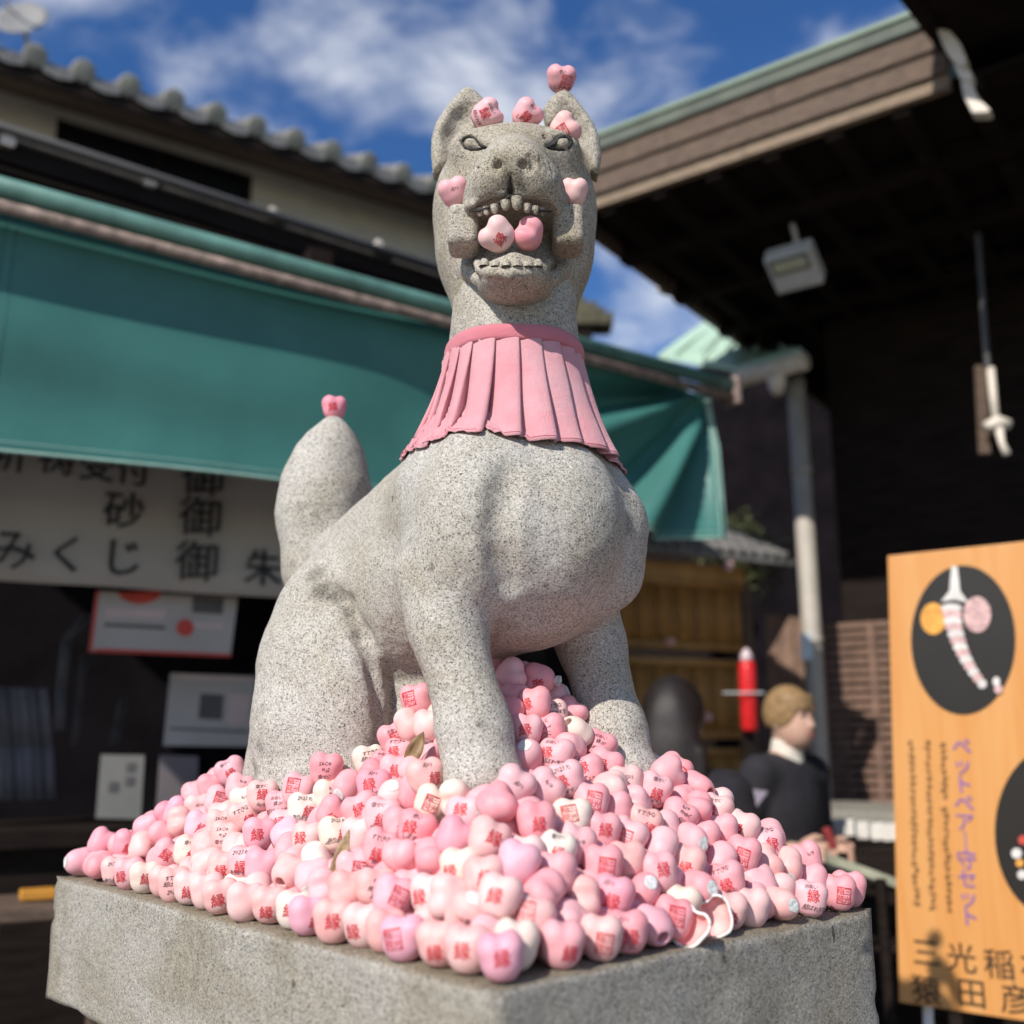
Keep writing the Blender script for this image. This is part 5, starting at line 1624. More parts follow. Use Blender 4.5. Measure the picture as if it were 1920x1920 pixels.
for k, (o0, za, zb2, mt) in enumerate(((0.03, 0.085, 0.185, M_BRWOOD), (0.045, 0.188, 0.285, M_BRWOOD), (0.065, 0.288, 0.345, M_LIWOOD))):
    cuts = [0, 0.55, 1.05, 1.74] if k < 2 else [0, 0.9, 1.74]
    for a, b in zip(cuts[:-1], cuts[1:]):
        p, q = KC + ED * (a + .001) + EB * o0, KC + ED * (b - .001) + EB * o0
        MB().prism([p - UP * za, q - UP * za, q - UP * zb2, p - UP * zb2], EB * 0.04).build('fascia_board', mt, hall)
ZS = 0.30
def hp(u, v, dz=0.0):
    p = KC + ED * u + EB * v
    return Vector((p.x, p.y, ZE + dz))
# roof deck and the dark soffit under it (the roof runs on over the viewer's right)
MB().prism([hp(0, 0.1, -0.022), hp(1.70, 0.1, -0.022), hp(1.70, 4.6, 1.6), hp(0.0, 4.6, 1.6)], UP * 0.06).build('roof', M_COPPER, hall)
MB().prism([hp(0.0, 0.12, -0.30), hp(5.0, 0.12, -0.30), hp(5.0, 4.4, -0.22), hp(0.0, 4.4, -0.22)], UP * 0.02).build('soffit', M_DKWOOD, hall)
for v in (0.55, 1.15, 1.75):
    MB().prism([hp(0.0, v, -0.30), hp(5, v, -0.30), hp(5, v, -0.39), hp(0, v, -0.39)], EB * 0.09).build('purlin', M_DKWOOD, hall)
for i in range(16):
    u = 0.16 + i * 0.27
    MB().prism([hp(u, 0.10, -0.302), hp(u + .07, 0.10, -0.302), hp(u + .07, 2.4, -0.302), hp(u, 2.4, -0.302)], UP * -0.075).build('rafter', M_DKWOOD, hall)
MB().prism([hp(-0.02, 0.1, -0.06), hp(-0.02, 4.5, 0.05), hp(-0.02, 4.5, -0.33), hp(-0.02, 0.1, -0.36)], ED * 0.04).build('gable_board', M_BRWOOD, hall)
# the pale rafter-end cap and block on the far eave
for (x, y, s_, m_) in ((1248, 497, 0.075, M_BRWOOD), (1252, 533, 0.055, M_CREAM)):
    pk = on_plane(x, y, hp(-0.03, 0, 0), ED * -1)
    MB().box(pk, (0.05, s_, s_ * 0.8), (ED, EN, UP)).build('beam_end', m_, hall, 0.012)
# hall walls under the eaves (shaded) with a lattice screen low down
WV = 2.05
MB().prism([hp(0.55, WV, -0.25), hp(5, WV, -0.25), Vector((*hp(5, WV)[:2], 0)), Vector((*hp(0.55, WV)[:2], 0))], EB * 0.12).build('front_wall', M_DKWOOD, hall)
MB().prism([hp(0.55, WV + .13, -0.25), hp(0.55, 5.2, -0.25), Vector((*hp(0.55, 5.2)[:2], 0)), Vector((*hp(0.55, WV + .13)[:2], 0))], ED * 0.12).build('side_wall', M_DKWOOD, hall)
# near eave of the second roof, passing above at the picture's upper right
near = thing('near_roof', 'dark underside of the nearer shrine roof at the upper right edge', 'roof', tuple(hp(2.2, -0.6)))
q = [at_z(x_, y_, ZE - 0.16) for x_, y_ in ((1672, -40), (1735, 45), (1790, 108), (1852, 215))]
q += [q[3] + Vector((3.2, 1.2, 0)), q[3] + Vector((4.2, -3.0, 0)), q[0] + Vector((0.6, -2.2, 0))]
MB().prism(q, UP * 0.12).build('soffit', M_DKWOOD, near)
q2 = [at_z(x_, y_, ZE - 0.16) for x_, y_ in ((1672, -40), (1735, 45), (1790, 108), (1852, 215))]
for a_, b_ in zip(q2[:-1], q2[1:]):
    MB().prism([a_, b_, b_ - UP * .05, a_ - UP * .05], Vector((.05, .0, 0))).build('edge_board', M_DKWOOD, near)
# cream gutter outlet zigzagging at the end of the fascia
go = thing('gutter_outlet', 'pale gutter outlet stepping down at the end of the fascia boards', 'gutter')
gpl = ER + EN * 0.10
def gpt(x_, y_): return on_plane(x_, y_, gpl, EN)
for pts_ in (((1755, 52), (1780, 56), (1800, 80), (1812, 108), (1806, 128), (1786, 112), (1770, 90)), ((1786, 116), (1806, 130), (1818, 128), (1824, 140), (1820, 152), (1800, 148)),
             ((1800, 150), (1822, 152), (1828, 172), (1838, 186), (1858, 206), (1850, 211), (1822, 212), (1806, 180))):
    MB().prism([gpt(*q_) for q_ in pts_], EB * 0.06).build('outlet_piece', M_CREAM, go, 0.008)
# floodlight under the hall eave
flp = at_y(1490, 500, 4.55)
fl = thing('flood_light', 'pale grey rectangular flood light fixed under the dark eave', 'light', tuple(flp))
ld = ED; lf = (EN * 0.55 - UP * 0.83).normalized(); lu = lf.cross(ld) * -1
lu = ld.cross(lf).normalized()
MB().box(flp, (0.115, 0.105, 0.045), (ld, lu, lf)).build('housing', M_STEELW, fl, 0.014)
MB().box(flp + lf * 0.047 + lu * -0.045, (0.092, 0.042, 0.004), (ld, lu, lf)).build('bezel', plain('grey_bezel', (0.16, 0.16, 0.15), 0.5), fl, 0.002)
MB().box(flp + lf * 0.052 + lu * -0.045, (0.078, 0.026, 0.003), (ld, lu, lf)).build('lamp_glass', plain('yellowed_lens', (0.50, 0.49, 0.36), 0.3), fl, 0.002)
MB().prism([flp + ld * -0.10 + lu * 0.09 - lf * .03, flp + ld * 0.10 + lu * 0.09 - lf * .03, flp + ld * 0.09 + lu * 0.14 + UP * 0.02 - lf * .03, flp + ld * -0.09 + lu * 0.14 + UP * 0.02 - lf * .03], lf * 0.03).build('visor', plain('dark_visor', (0.07, 0.07, 0.07), 0.5), fl)
MB().tube([flp - lf * 0.045, flp - lf * 0.08 + UP * 0.1, Vector((flp.x, flp.y, ZE - 0.38))], 0.014, 8).build('bracket', M_STEELW, fl, 0, True)
# small dim lamps in a row under the eave
for i, (x, y) in enumerate(((1472, 392), (1543, 375), (1690, 325), (1765, 300), (1850, 268))):
    p = at_y(x, y, 4.9)
    l_ = thing('eave_socket', 'dim grey cylindrical fitting under the eave, number %s from the fascia corner' % ORD[i], 'fitting', tuple(p), 'fittings under the eave')
    MB().tube([p - UP * 0.035, p + UP * 0.02, p + UP * 0.04], [0.030, 0.034, 0.015], 10).build('cup', plain('dim_metal', (0.06, 0.07, 0.075), 0.5) if 'dim_metal' not in bpy.data.materials else bpy.data.materials['dim_metal'], l_, 0, True)
    MB().tube([p + UP * 0.04, Vector((p.x, p.y, ZE - 0.29))], 0.006, 6).build('stem', bpy.data.materials['dim_metal'], l_)

# hanging bell-rope post in the dark hall
rp0 = at_y(1822, 450, 4.2); rp1 = at_y(1862, 850, 4.2)
rp = thing('hanging_pole', 'slim pale pole with wooden backing hanging in the dark hall', 'pole', tuple(rp1))
MB().tube([at_y(1833, 440, 4.2), at_y(1852, 690, 4.2)], 0.014, 8).build('upper_rod', plain('dim_rod', (0.05, 0.05, 0.05), 0.5), rp)
MB().tube([at_y(1857, 690, 4.2), at_y(1868, 800, 4.2)], 0.017, 10).build('lower_rod', M_CREAM, rp, 0, True)
MB().prism([at_y(1830, 685, 4.24), at_y(1848, 685, 4.24), at_y(1858, 850, 4.24), at_y(1838, 850, 4.24)], Vector((0, .02, 0))).build('backing_board', M_BRWOOD, rp)
MB().tube([at_y(1848, 800, 4.18), at_y(1870, 792, 4.18), at_y(1893, 796, 4.18)], [0.02, 0.032, 0.022], 10).build('handle', M_CREAM, rp, 0, True)
MB().tube([at_y(1872, 800, 4.18), at_y(1878, 830, 4.17), at_y(1888, 852, 4.16)], [0.02, 0.014, 0.018], 8).build('tassel', M_CREAM, rp, 0, True)

# ------------------------------------------------------------------ lower copper roof, gutter and downpipe
YG = 5.6
ga, gb = at_y(1380, 712, YG + 0.15), at_y(1505, 678, YG - 0.25)
porch = thing('copper_porch_roof', 'sunlit pale green copper porch roof with cream gutter beyond the awning', 'roof', (ga.x, ga.y, 0))
r0, r1 = ga + UP * 0.05, gb + UP * 0.05
r2, r3 = on_plane(1470, 655, gb + Vector((0, 1.1, 0)), Vector((0, -1, 0))), on_plane(1335, 600, ga + Vector((-0.1, 1.3, 0)), Vector((0, -1, 0)))
r4 = on_plane(1235, 672, ga + Vector((-0.5, 0.5, 0)), Vector((0, -1, 0)))
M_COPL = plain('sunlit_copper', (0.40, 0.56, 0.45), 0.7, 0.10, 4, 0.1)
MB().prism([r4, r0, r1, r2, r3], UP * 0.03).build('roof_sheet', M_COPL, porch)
for k in range(5):
    f = (k + .5) / 5
    MB().tube([r4.lerp(r1, f * .95 + .04) + UP * .03, r3.lerp(r2, f * .95 + .04) + UP * .03], 0.008, 5).build('standing_seam', M_COPL, porch)
gd = (gb - ga).normalized()
MB().tube([ga, ga.lerp(gb, .5), gb], 0.052, 12).build('gutter', M_CREAM, porch, 0, True)
MB().tube([gb - gd * 0.001, gb + gd * 0.012], 0.056, 12).build('gutter_cap', M_CREAM, porch, 0, True)
hp_ = ga.lerp(gb, .62)
MB().tube([hp_ - UP * 0.03, hp_ - UP * 0.10, hp_ - UP * 0.15], [0.055, 0.048, 0.03], 10).build('hopper', M_CREAM, porch, 0, True)
dpp = at_y(1487, 735, YG)
dpb = at_y(1530, 1480, YG)
pipe = thing('downpipe', 'grey downpipe post, sunlit below a slanting shadow edge', 'pipe', (dpp.x, dpp.y, 0))
MB().tube([Vector((dpp.x + 0.02, dpp.y, dpp.z + .08)), Vector((dpp.x + .02, dpp.y, 1.6)), Vector((dpp.x + .02, dpp.y, 0))], 0.052, 14).build('pipe', M_PIPE, pipe, 0, True)
for zc_ in (2.95, 2.0, 1.1):
    MB().tube([Vector((dpp.x + .02, dpp.y, zc_)), Vector((dpp.x + .02, dpp.y, zc_ + .035))], 0.058, 14).build('pipe_clip', M_PIPE, pipe, 0, True)
lb_ = on_plane(1512, 1212, Vector((dpp.x, dpp.y - 0.053, 0)), Vector((0, -1, 0)))
MB().prism([lb_ + Vector((-.03, 0, -.07)), lb_ + Vector((.03, 0, -.07)), lb_ + Vector((.03, 0, .07)), lb_ + Vector((-.03, 0, .07))], Vector((0, -.004, 0))).build('label_plate', plain('pale_blue_label', (0.55, 0.62, 0.68), 0.5), pipe)

# lattice screen in the hall's sunlit lower wall
def hall_pt(x, y, off): return on_plane(x, y, hp(0, WV - off), EN)
la0 = hall_pt(1532, 1172, 0.03); la1 = hall_pt(1665, 1172, 0.03)
lat = thing('lattice_screen', 'brown slatted lattice screen behind the downpipe, half in sunlight', 'screen', (la0.x, la0.y, 0))
M_LATT = plain('reddish_lattice_wood', (0.20, 0.12, 0.085), 0.7, 0.25, 14, 0.2)
uL = (la0 - KC).dot(ED); uR = uL + 1.15
zt2, zb2 = la0.z, 1.05
nsl = 22
for i in range(nsl):
    z = zt2 - (zt2 - zb2) * i / nsl
    MB().prism([hp(uL, WV - .035, z - ZE), hp(uR, WV - .035, z - ZE), hp(uR, WV - .035, z - ZE - (zt2 - zb2) / nsl * .62), hp(uL, WV - .035, z - ZE - (zt2 - zb2) / nsl * .62)], EB * 0.02).build('slat', M_LATT, lat)
for u in (uL, uL + .29, uL + .58, uL + .87, uR - .03):
    MB().prism([hp(u, WV - .055, zt2 - ZE), hp(u + .03, WV - .055, zt2 - ZE), hp(u + .03, WV - .055, zb2 - ZE), hp(u, WV - .055, zb2 - ZE)], EB * 0.018).build('upright', M_LATT, lat)
bd0 = hall_pt(1432, 1155, 0.05)
pl_ = thing('wall_planks', 'faded brown upright planks of the hall wall left of the downpipe', 'planks', (bd0.x, bd0.y, 0))
ub = (bd0 - KC).dot(ED)
for i in range(4):
    u = ub + i * 0.085
    MB().prism([hp(u, WV - .03, bd0.z - ZE - .01 * i), hp(u + .08, WV - .03, bd0.z - ZE - .01 * i), hp(u + .08, WV - .03, 0.9 - ZE), hp(u, WV - .03, 0.9 - ZE)], EB * 0.02).build('plank', M_LATT, pl_)

# ------------------------------------------------------------------ bamboo fence with little tile roof
f0 = at_y(1150, 1078, 5.55); f1 = at_y(1385, 1096, 5.95)
FD = (f1 - f0); FD.z = 0; FLn = FD.length; FD.normalize(); FN = FD.cross(UP).normalized()
fen = thing('bamboo_fence', 'golden bamboo fence panels under a small grey tile roof', 'fence', (f0.x, f0.y, 0))
zf = CAMZ + 0.88
M_BAMV = [plain('golden_bamboo_%d' % i, tuple(c * s for c in (0.40, 0.20, 0.055)), 0.55, 0.2, 14, 0.2, stretch=(6, 6, 1.2)) for i, s in enumerate((.8, .95, 1.1, 1.25))]
for bi, (z1, z0) in enumerate(((zf, CAMZ + 0.485), (CAMZ + 0.435, CAMZ + 0.0), (CAMZ - 0.05, 0.55))):
    n_ = 26
    for i in range(n_):
        u = (i + .5) / n_ * FLn
        p = f0 + FD * u
        cyl = MB().tube([Vector((p.x, p.y, z0 + .02)), Vector((p.x, p.y, z1 - .02))], FLn / n_ * .52, 7)
        cyl.build('bamboo_slat', M_BAMV[(i * 7 + bi * 3) % 4], fen, 0, True)
    for zz in (z1 - .02, z0 + .02):
        a, b = f0 + FN * 0.02, f0 + FD * FLn + FN * 0.02
        MB().tube([Vector((a.x, a.y, zz)), Vector((b.x, b.y, zz))], 0.022, 8).build('rail', M_BAMFR, fen, 0, True)
for u in (-0.02, FLn + .03):
    p = f0 + FD * u
    MB().box((p.x, p.y, zf / 2), (0.035, 0.035, zf / 2), (FD, FN, UP)).build('post', M_BRWOOD, fen, 0.006)
a, b = f0 - FD * 0.2 + FN * 0.03, f0 + FD * (FLn + 0.02) + FN * .03
MB().prism([Vector((a.x, a.y, zf + .0)), Vector((b.x, b.y, zf + .0)), Vector((b.x, b.y, zf + .085)), Vector((a.x, a.y, zf + .085))], -FN * 0.05).build('top_board', M_BAMFR, fen)
# tile roof
e0 = f0 - FD * 0.3 + FN * 0.26; e1 = f0 + FD * (FLn + 0.20) + FN * 0.26
e0.z = e1.z = zf + 0.085
rdg0 = e0 - FN * 0.34 + UP * 0.25; rdg1 = e1 - FN * 0.34 + UP * 0.25 - FD * .28
frf = MB().prism([e0, e1, rdg1, rdg0], UP * 0.03).build('roof', M_TILE, fen)
nt_ = 17
for i in range(nt_):
    t = (i + .3) / nt_
    pa, pb = e0.lerp(e1, t), rdg0.lerp(rdg1, t)
    for j in range(5):
        qa, qb = pa.lerp(pb, j / 5), pa.lerp(pb, (j + 1.12) / 5)
        MB().tube([qa + UP * 0.045, qb + UP * 0.036], [0.030, 0.026], 7).build('roof_tile', M_TILE, frf, 0, True)
MB().tube([rdg0 + UP * .05, rdg1 + UP * .05], 0.045, 10).build('ridge_tile', M_TILE, frf, 0, True)
rnd = random.Random(9)
for x, y, lb in ((1366, 1062, 'small pink heart resting on the fence roof edge'), (1256, 1204, 'small pink heart on the middle rail of the bamboo fence'), (1327, 1345, 'small pink heart low on the bamboo fence')):
    p = on_plane(x, y, f0 + FN * (0.27 if y < 1100 else 0.055), FN)
    add_heart(p, orient(p, 0, 'u', rnd), 'c', 'n', 'u', rnd, 1.25, None, lb, 'hearts left on the fence')

# red cylinder and its rail beside the fence
rc = at_y(1403, 1300, 4.5)
rcy = thing('red_cylinder', 'bright red upright cylinder with pale cap beside the bamboo fence', 'cylinder', (rc.x, rc.y, 0))
zA, zB = at_y(1405, 1372, 4.5).z, at_y(1405, 1240, 4.5).z
MB().tube([Vector((rc.x, rc.y, zA)), Vector((rc.x, rc.y, zA + .015)), Vector((rc.x, rc.y, zB - .03)), Vector((rc.x, rc.y, zB))], [0.028, 0.037, 0.038, 0.031], 16).build('body', plain('red_enamel', (0.62, 0.018, 0.02), 0.35), rcy, 0, True)
MB().tube([Vector((rc.x, rc.y, zB)), Vector((rc.x, rc.y, zB + .03)), Vector((rc.x, rc.y, zB + .055))], [0.030, 0.024, 0.009], 14).build('cap', plain('pale_cap', (0.62, 0.50, 0.52), 0.4), rcy, 0, True)
MB().tube([Vector((rc.x - 0.12, rc.y - .05, rc.z)), Vector((rc.x + .055, rc.y - .05, rc.z))], 0.004, 6).build('holder_rail', M_STEELW, rcy)
MB().box((rc.x, rc.y + .05, zA / 2), (0.02, 0.02, zA / 2)).build('stand', M_DKWOOD, rcy)

# dark house behind everything on the right, so that no sky shows below the eaves
bk = thing('dark_outbuilding', 'dark timber building in shadow beyond the fence and downpipe', 'building', (2.4, 9.4, 0))
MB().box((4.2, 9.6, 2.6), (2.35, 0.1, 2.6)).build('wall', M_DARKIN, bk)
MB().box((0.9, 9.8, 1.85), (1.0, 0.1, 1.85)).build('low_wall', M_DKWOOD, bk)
# a tile ridge end peeping out beside the fox's neck
rg = at_y(1108, 600, 7.4)
rge = thing('ridge_end', 'dark stepped roof ridge end with moss beside the fox neck', 'roof', tuple(rg))
for k, (dx, dz, w_, h_) in enumerate(((-0.10, 0.0, .26, .05), (-0.12, .06, .22, .03), (-.14, .105, .18, .03), (-.17, .15, .12, .03), (-.19, .19, .07, .03))):
    MB().box(rg + Vector((dx, 0, dz - .03)), (w_, 0.12, h_)).build('ridge_course', plain('mossy_tile', (0.085, 0.075, 0.045), 0.8, .3, 20) if 'mossy_tile' not in bpy.data.materials else bpy.data.materials['mossy_tile'], rge, 0.012)
MB().box(rg + Vector((-.1, 0, -rg.z / 2 - .05)), (0.10, 0.08, rg.z / 2)).build('gable_post', M_DKWOOD, rge)
# ================================================================== signboard
YS = 2.9
SG_L = at_y(1664, 1042, YS)
SD = Vector((0.79, -0.61, 0)).normalized(); SN = SD.cross(UP).normalized()
SGT = SG_L.z; SGB = at_y(1675, 1886, YS).z
SW = 0.90
sgn = thing('orange_signboard', 'orange signboard with black ovals and vertical lettering in front of the hall', 'signboard', (SG_L.x + .25, SG_L.y - .2, 0))
def sp_(u, z, o=0.0):
    q = SG_L + SD * (u - 0.052 * (SGT - z)) + SN * o
    return Vector((q.x, q.y, z))
def sg_px(x, y, o=0.0): return on_plane(x, y, SG_L + SN * o, SN)
mo, n_, l_, b_ = mat_new('orange_print')
tc_ = n_.new('ShaderNodeTexCoord'); mp_ = n_.new('ShaderNodeMapping'); mp_.inputs['Scale'].default_value = (9, 9, 0.7); l_.new(tc_.outputs['Object'], mp_.inputs['Vector'])
nz_ = noise(n_, l_, 2.2, 4, 0.55, mp_.outputs[0], 0.6)
rp_ = ramp(n_, [(0.35, (0.60, 0.255, 0.065)), (0.65, (0.64, 0.31, 0.10))]); l_.new(nz_.outputs['Fac'], rp_.inputs[0]); l_.new(rp_.outputs[0], b_.inputs['Base Color'])
b_.inputs['Roughness'].default_value = 0.45
MB().prism([sp_(0, SGB), sp_(SW, SGB), sp_(SW, SGT), sp_(0, SGT)], -SN * 0.025).build('panel', mo, sgn, 0.002)
for u in (0.06, SW - 0.06):
    MB().tube([sp_(u, SGB + .25, -0.045), sp_(u, 0.0, -0.045)], 0.014, 8).build('leg', M_WHITE, sgn, 0, True)
    MB().tube([sp_(u, 0.012, -0.25), sp_(u, 0.012, 0.20)], 0.013, 8).build('foot', M_WHITE, sgn, 0, True)
M_OVAL = plain('black_print', (0.020, 0.017, 0.014), 0.45, 0.1, 6)
def oval(px, py, rx, ry):
    pts = [sg_px(px + rx * math.cos(a), py + ry * math.sin(a), 0.002) for a in [2 * math.pi * k / 48 for k in range(48)]]
    return MB().prism(pts[::-1], -SN * 0.0015).build('oval_picture', M_OVAL, sgn)
ov1 = oval(1806, 1200, 98, 140)
ov2 = oval(1978, 1560, 113, 160)
M_PCORD = plain('pink_cord_print', (0.60, 0.38, 0.36), 0.6, 0.3, 60)
M_WCORD = plain('white_cord_print', (0.66, 0.62, 0.58), 0.6, 0.1, 20)
M_OBELL = plain('amber_print', (0.70, 0.33, 0.06), 0.5, 0.2, 20)
def sub(name, pts, mat, parent, lift=0.004):
    q = [sg_px(x, y, lift) for x, y in pts]
    o = MB().prism(q[::-1], -SN * 0.0012).build(name, mat, None)
    o.parent = parent; o.matrix_parent_inverse = Matrix.Translation(sgn.location).inverted() if parent is sgn else Matrix.Identity(4)
    return o
sub('cord', [(1784, 1062), (1795, 1062), (1800, 1108), (1816, 1130), (1788, 1124), (1764, 1128), (1780, 1108)], M_WCORD, ov1)
sub('bell', disc_px(1750, 1160, 24, 30, 20), M_OBELL, ov1, 0.0045)
sub('tassel', disc_px(1832, 1152, 26, 34, 16), M_PCORD, ov1, 0.0045)
for k in range(15):
    t = k / 14
    x = 1784 + 6 * t + 70 * t ** 1.9; y = 1140 + 172 * t - 10 * t ** 4
    if k > 12: x = 1872 - (k - 13) * 4; y = 1292 - (k - 13) * 14
    sub('bead', disc_px(x, y, 20 - 13 * t, 9, 10), M_PCORD if k % 2 else M_WCORD, ov1, 0.005 + 0.0001 * k)
for x, y, r_, m_ in ((1906, 1600, 10, M_WCORD), (1916, 1640, 9, M_WCORD), (1918, 1575, 9, M_REDP), (1912, 1618, 8, M_OBELL)):
    sub('charm', disc_px(x, y, r_, r_, 12), m_, ov2, 0.0045)
def sg_glyph(ch, x, y, size, mat, name='lettering', dup=True):
    p = sg_px(x, y)
    glyph_on(ch, p, SD, size, mat, sgn, name, lift=0.0025)
    if dup: glyph_on(ch, p + SD * 0.0008 + UP * .0005, SD, size, mat, sgn, name, lift=0.0027)
M_PURP = plain('purple_print', (0.22, 0.11, 0.36), 0.6, 0.1, 20)
M_BRN = plain('brown_black_print', (0.06, 0.032, 0.015), 0.6, 0.1, 20)
for i, ch in enumerate('ペットペアー守セット'):
    ch = '｜' if ch == 'ー' else ch
    sg_glyph(ch, 1803 + i * 1.6, 1402 + i * 35.5, 0.052, M_PURP)
for ch, x, y in (('三', 1737, 1790), ('光', 1803, 1800), ('稲', 1874, 1812), ('荷', 1945, 1824), ('猿', 1737, 1860), ('田', 1822, 1866), ('彦', 1906, 1878)):
    sg_glyph(ch, x, y, 0.076, M_BRN)
# columns of print too small to read
rs_ = random.Random(4)
for cx, y0, y1 in ((1708, 1388, 1690), (1738, 1388, 1706), (1768, 1392, 1725)):
    m = MB(); y = y0
    while y < y1:
        h_ = rs_.uniform(9, 13)
        if rs_.random() > 0.06:
            for k in range(2):
                xx = cx + (y - y0) * 0.035 + rs_.uniform(-3, 3); yy = y + k * h_ * .45 + 2
                w_ = rs_.uniform(3, 6)
                q = [sg_px(a, b, 0.0025) for a, b in ((xx - w_, yy), (xx + w_, yy - .5), (xx + w_, yy + 1.3), (xx - w_, yy + 1.8))]
                m.prism(q[::-1], -SN * 0.001)
            q = [sg_px(a, b, 0.0028) for a, b in ((xx - .6, y), (xx + .9, y), (xx + .9, y + h_ * .8), (xx - .6, y + h_ * .8))]
            m.prism(q[::-1], -SN * 0.001)
        y += h_ + 1.5
    m.build('small_print', M_BRN, sgn)['kind'] = 'stuff'

# low ledge and pale things behind the signboard
lg = at_y(1600, 1520, 4.6)
led = thing('stone_step', 'pale stone step at the foot of the lattice screen', 'step', (lg.x, lg.y, 0))
MB().box((lg.x + .1, lg.y + .35, lg.z / 2 - .04), (0.73, 0.33, lg.z / 2 - .04), (ED, EN, UP)).build('riser', M_DKWOOD, led, 0.012)
MB().box((lg.x + .1, lg.y + .35, lg.z - .035), (0.75, 0.35, 0.035), (ED, EN, UP)).build('tread', plain('pale_step_stone', (0.26, 0.24, 0.20), 0.85, .15, 7, .3), led, 0.012)
rk = thing('offering_rack', 'low dark rack standing before the stone step', 'rack', (lg.x, lg.y - .5, 0))
rz = at_y(1600, 1572, 4.0)
for dz in (0.0, -0.16, -0.32):
    MB().box((rz.x, rz.y, rz.z - .035 + dz), (0.34, 0.10, 0.012), (ED, EN, UP)).build('shelf', M_DKWOOD, rk, 0.003)
for u in (-.33, .33):
    p = rz + ED * u
    MB().box((p.x, p.y, (rz.z - .03) / 2), (0.02, 0.09, (rz.z - .03) / 2), (ED, EN, UP)).build('upright', M_DKWOOD, rk, 0.003)
for i, (x, y, w_, h_) in enumerate(((1580, 1552, .05, .028), (1622, 1557, .022, .03), (1660, 1560, .045, .03), (1562, 1612, .045, .03))):
    p = at_y(x, y, 3.98)
    wb = MB()
    for k in range(4):
        wb.box(p + ED * (k - 1.5) * w_ * .5 + UP * (0.003 * (k % 2)), (w_ * .22, 0.03, h_), (ED, EN, UP))
    o = wb.build('paper_bundle', M_WHITE, None, 0.003)
    tag(o, ['white paper bundle on the rack top next to the person', 'narrow white paper bundle in the middle of the rack top', 'white paper bundle on the rack against the signboard', 'white paper bundle on the lower rack shelf'][i], 'paper', 'white bundles on the rack')
# pale board leaning low beside the pedestal
pb = [at_y(1552, 1600, 3.2), at_y(1690, 1650, 3.0), at_y(1690, 1668, 3.0), at_y(1552, 1618, 3.2)]
bo = MB().prism(pb, Vector((0, .03, 0))).build('pale_rail', plain('greenish_pale_rail', (0.34, 0.34, 0.25), 0.7, .2, 9), None)
tag(bo, 'pale greenish rail slanting behind the pedestal corner', 'rail')
MB().tube([pb[0] + Vector((.05, .02, 0)), Vector((pb[0].x + .05, pb[0].y + .02, 0))], 0.015, 6).build('support', M_DKWOOD, bo)
MB().tube([pb[1] + Vector((-.05, .02, 0)), Vector((pb[1].x - .05, pb[1].y + .02, 0))], 0.015, 6).build('support', M_DKWOOD, bo)

# ------------------------------------------------------------------ shrub behind the fence
def tree(name, label, base, crown_c, rad, n, mats, seed):
    r = random.Random(seed)
    t = thing(name, label, 'tree', tuple(base))
    tr = MB().tube([base, base.lerp(crown_c, .5) + Vector((.04, .02, 0)), crown_c], [0.045, 0.035, 0.015], 8)
    limbs = []
    for k in range(7):
        a = r.uniform(0, 6.3); e = crown_c + Vector((math.cos(a) * rad[0] * .7, math.sin(a) * rad[1] * .7, r.uniform(-.3, .6) * rad[2]))
        s0 = base.lerp(crown_c, r.uniform(.55, .95)); limbs.append(e)
        tr.tube([s0, s0.lerp(e, .5) + UP * .04, e], [0.015, 0.010, 0.004], 5)
    tr.build('trunk', M_BRWOOD, t, 0, True)
    cl = [(crown_c + Vector((r.gauss(0, .45) * rad[0], r.gauss(0, .45) * rad[1], r.gauss(0, .45) * rad[2])), r.uniform(.06, .13)) for _ in range(26)] + [(e, .1) for e in limbs]
    for mi, mt in enumerate(mats):
        m = MB()
        for i in range(n):
            c, cr = cl[r.randrange(len(cl))]
            if (cl.index((c, cr)) % len(mats)) != mi: continue
            p = c + Vector((r.gauss(0, 1), r.gauss(0, 1), r.gauss(0, 1))) * cr * .6
            d1 = Vector((r.uniform(-1, 1), r.uniform(-1, 1), r.uniform(-.8, .4))).normalized(); d2 = d1.orthogonal().normalized()
            L_ = r.uniform(.025, .05); w_ = L_ * .3
            m.add([p, p + d1 * L_ * .5 + d2 * w_, p + d1 * L_, p + d1 * L_ * .5 - d2 * w_], [(0, 1, 2, 3)])
        m.build('crown', mt, t)
    return t
cc = at_y(1372, 1045, 6.6)
tree('garden_tree', 'small dusty green tree behind the end of the fence roof', Vector((cc.x, cc.y, 0)), cc, (0.22, 0.18, 0.24), 2600, [plain('olive_leaf', (0.075, 0.085, 0.030), 0.6, .3, 20), plain('pale_olive_leaf', (0.13, 0.135, 0.055), 0.6, .3, 20)], 3)

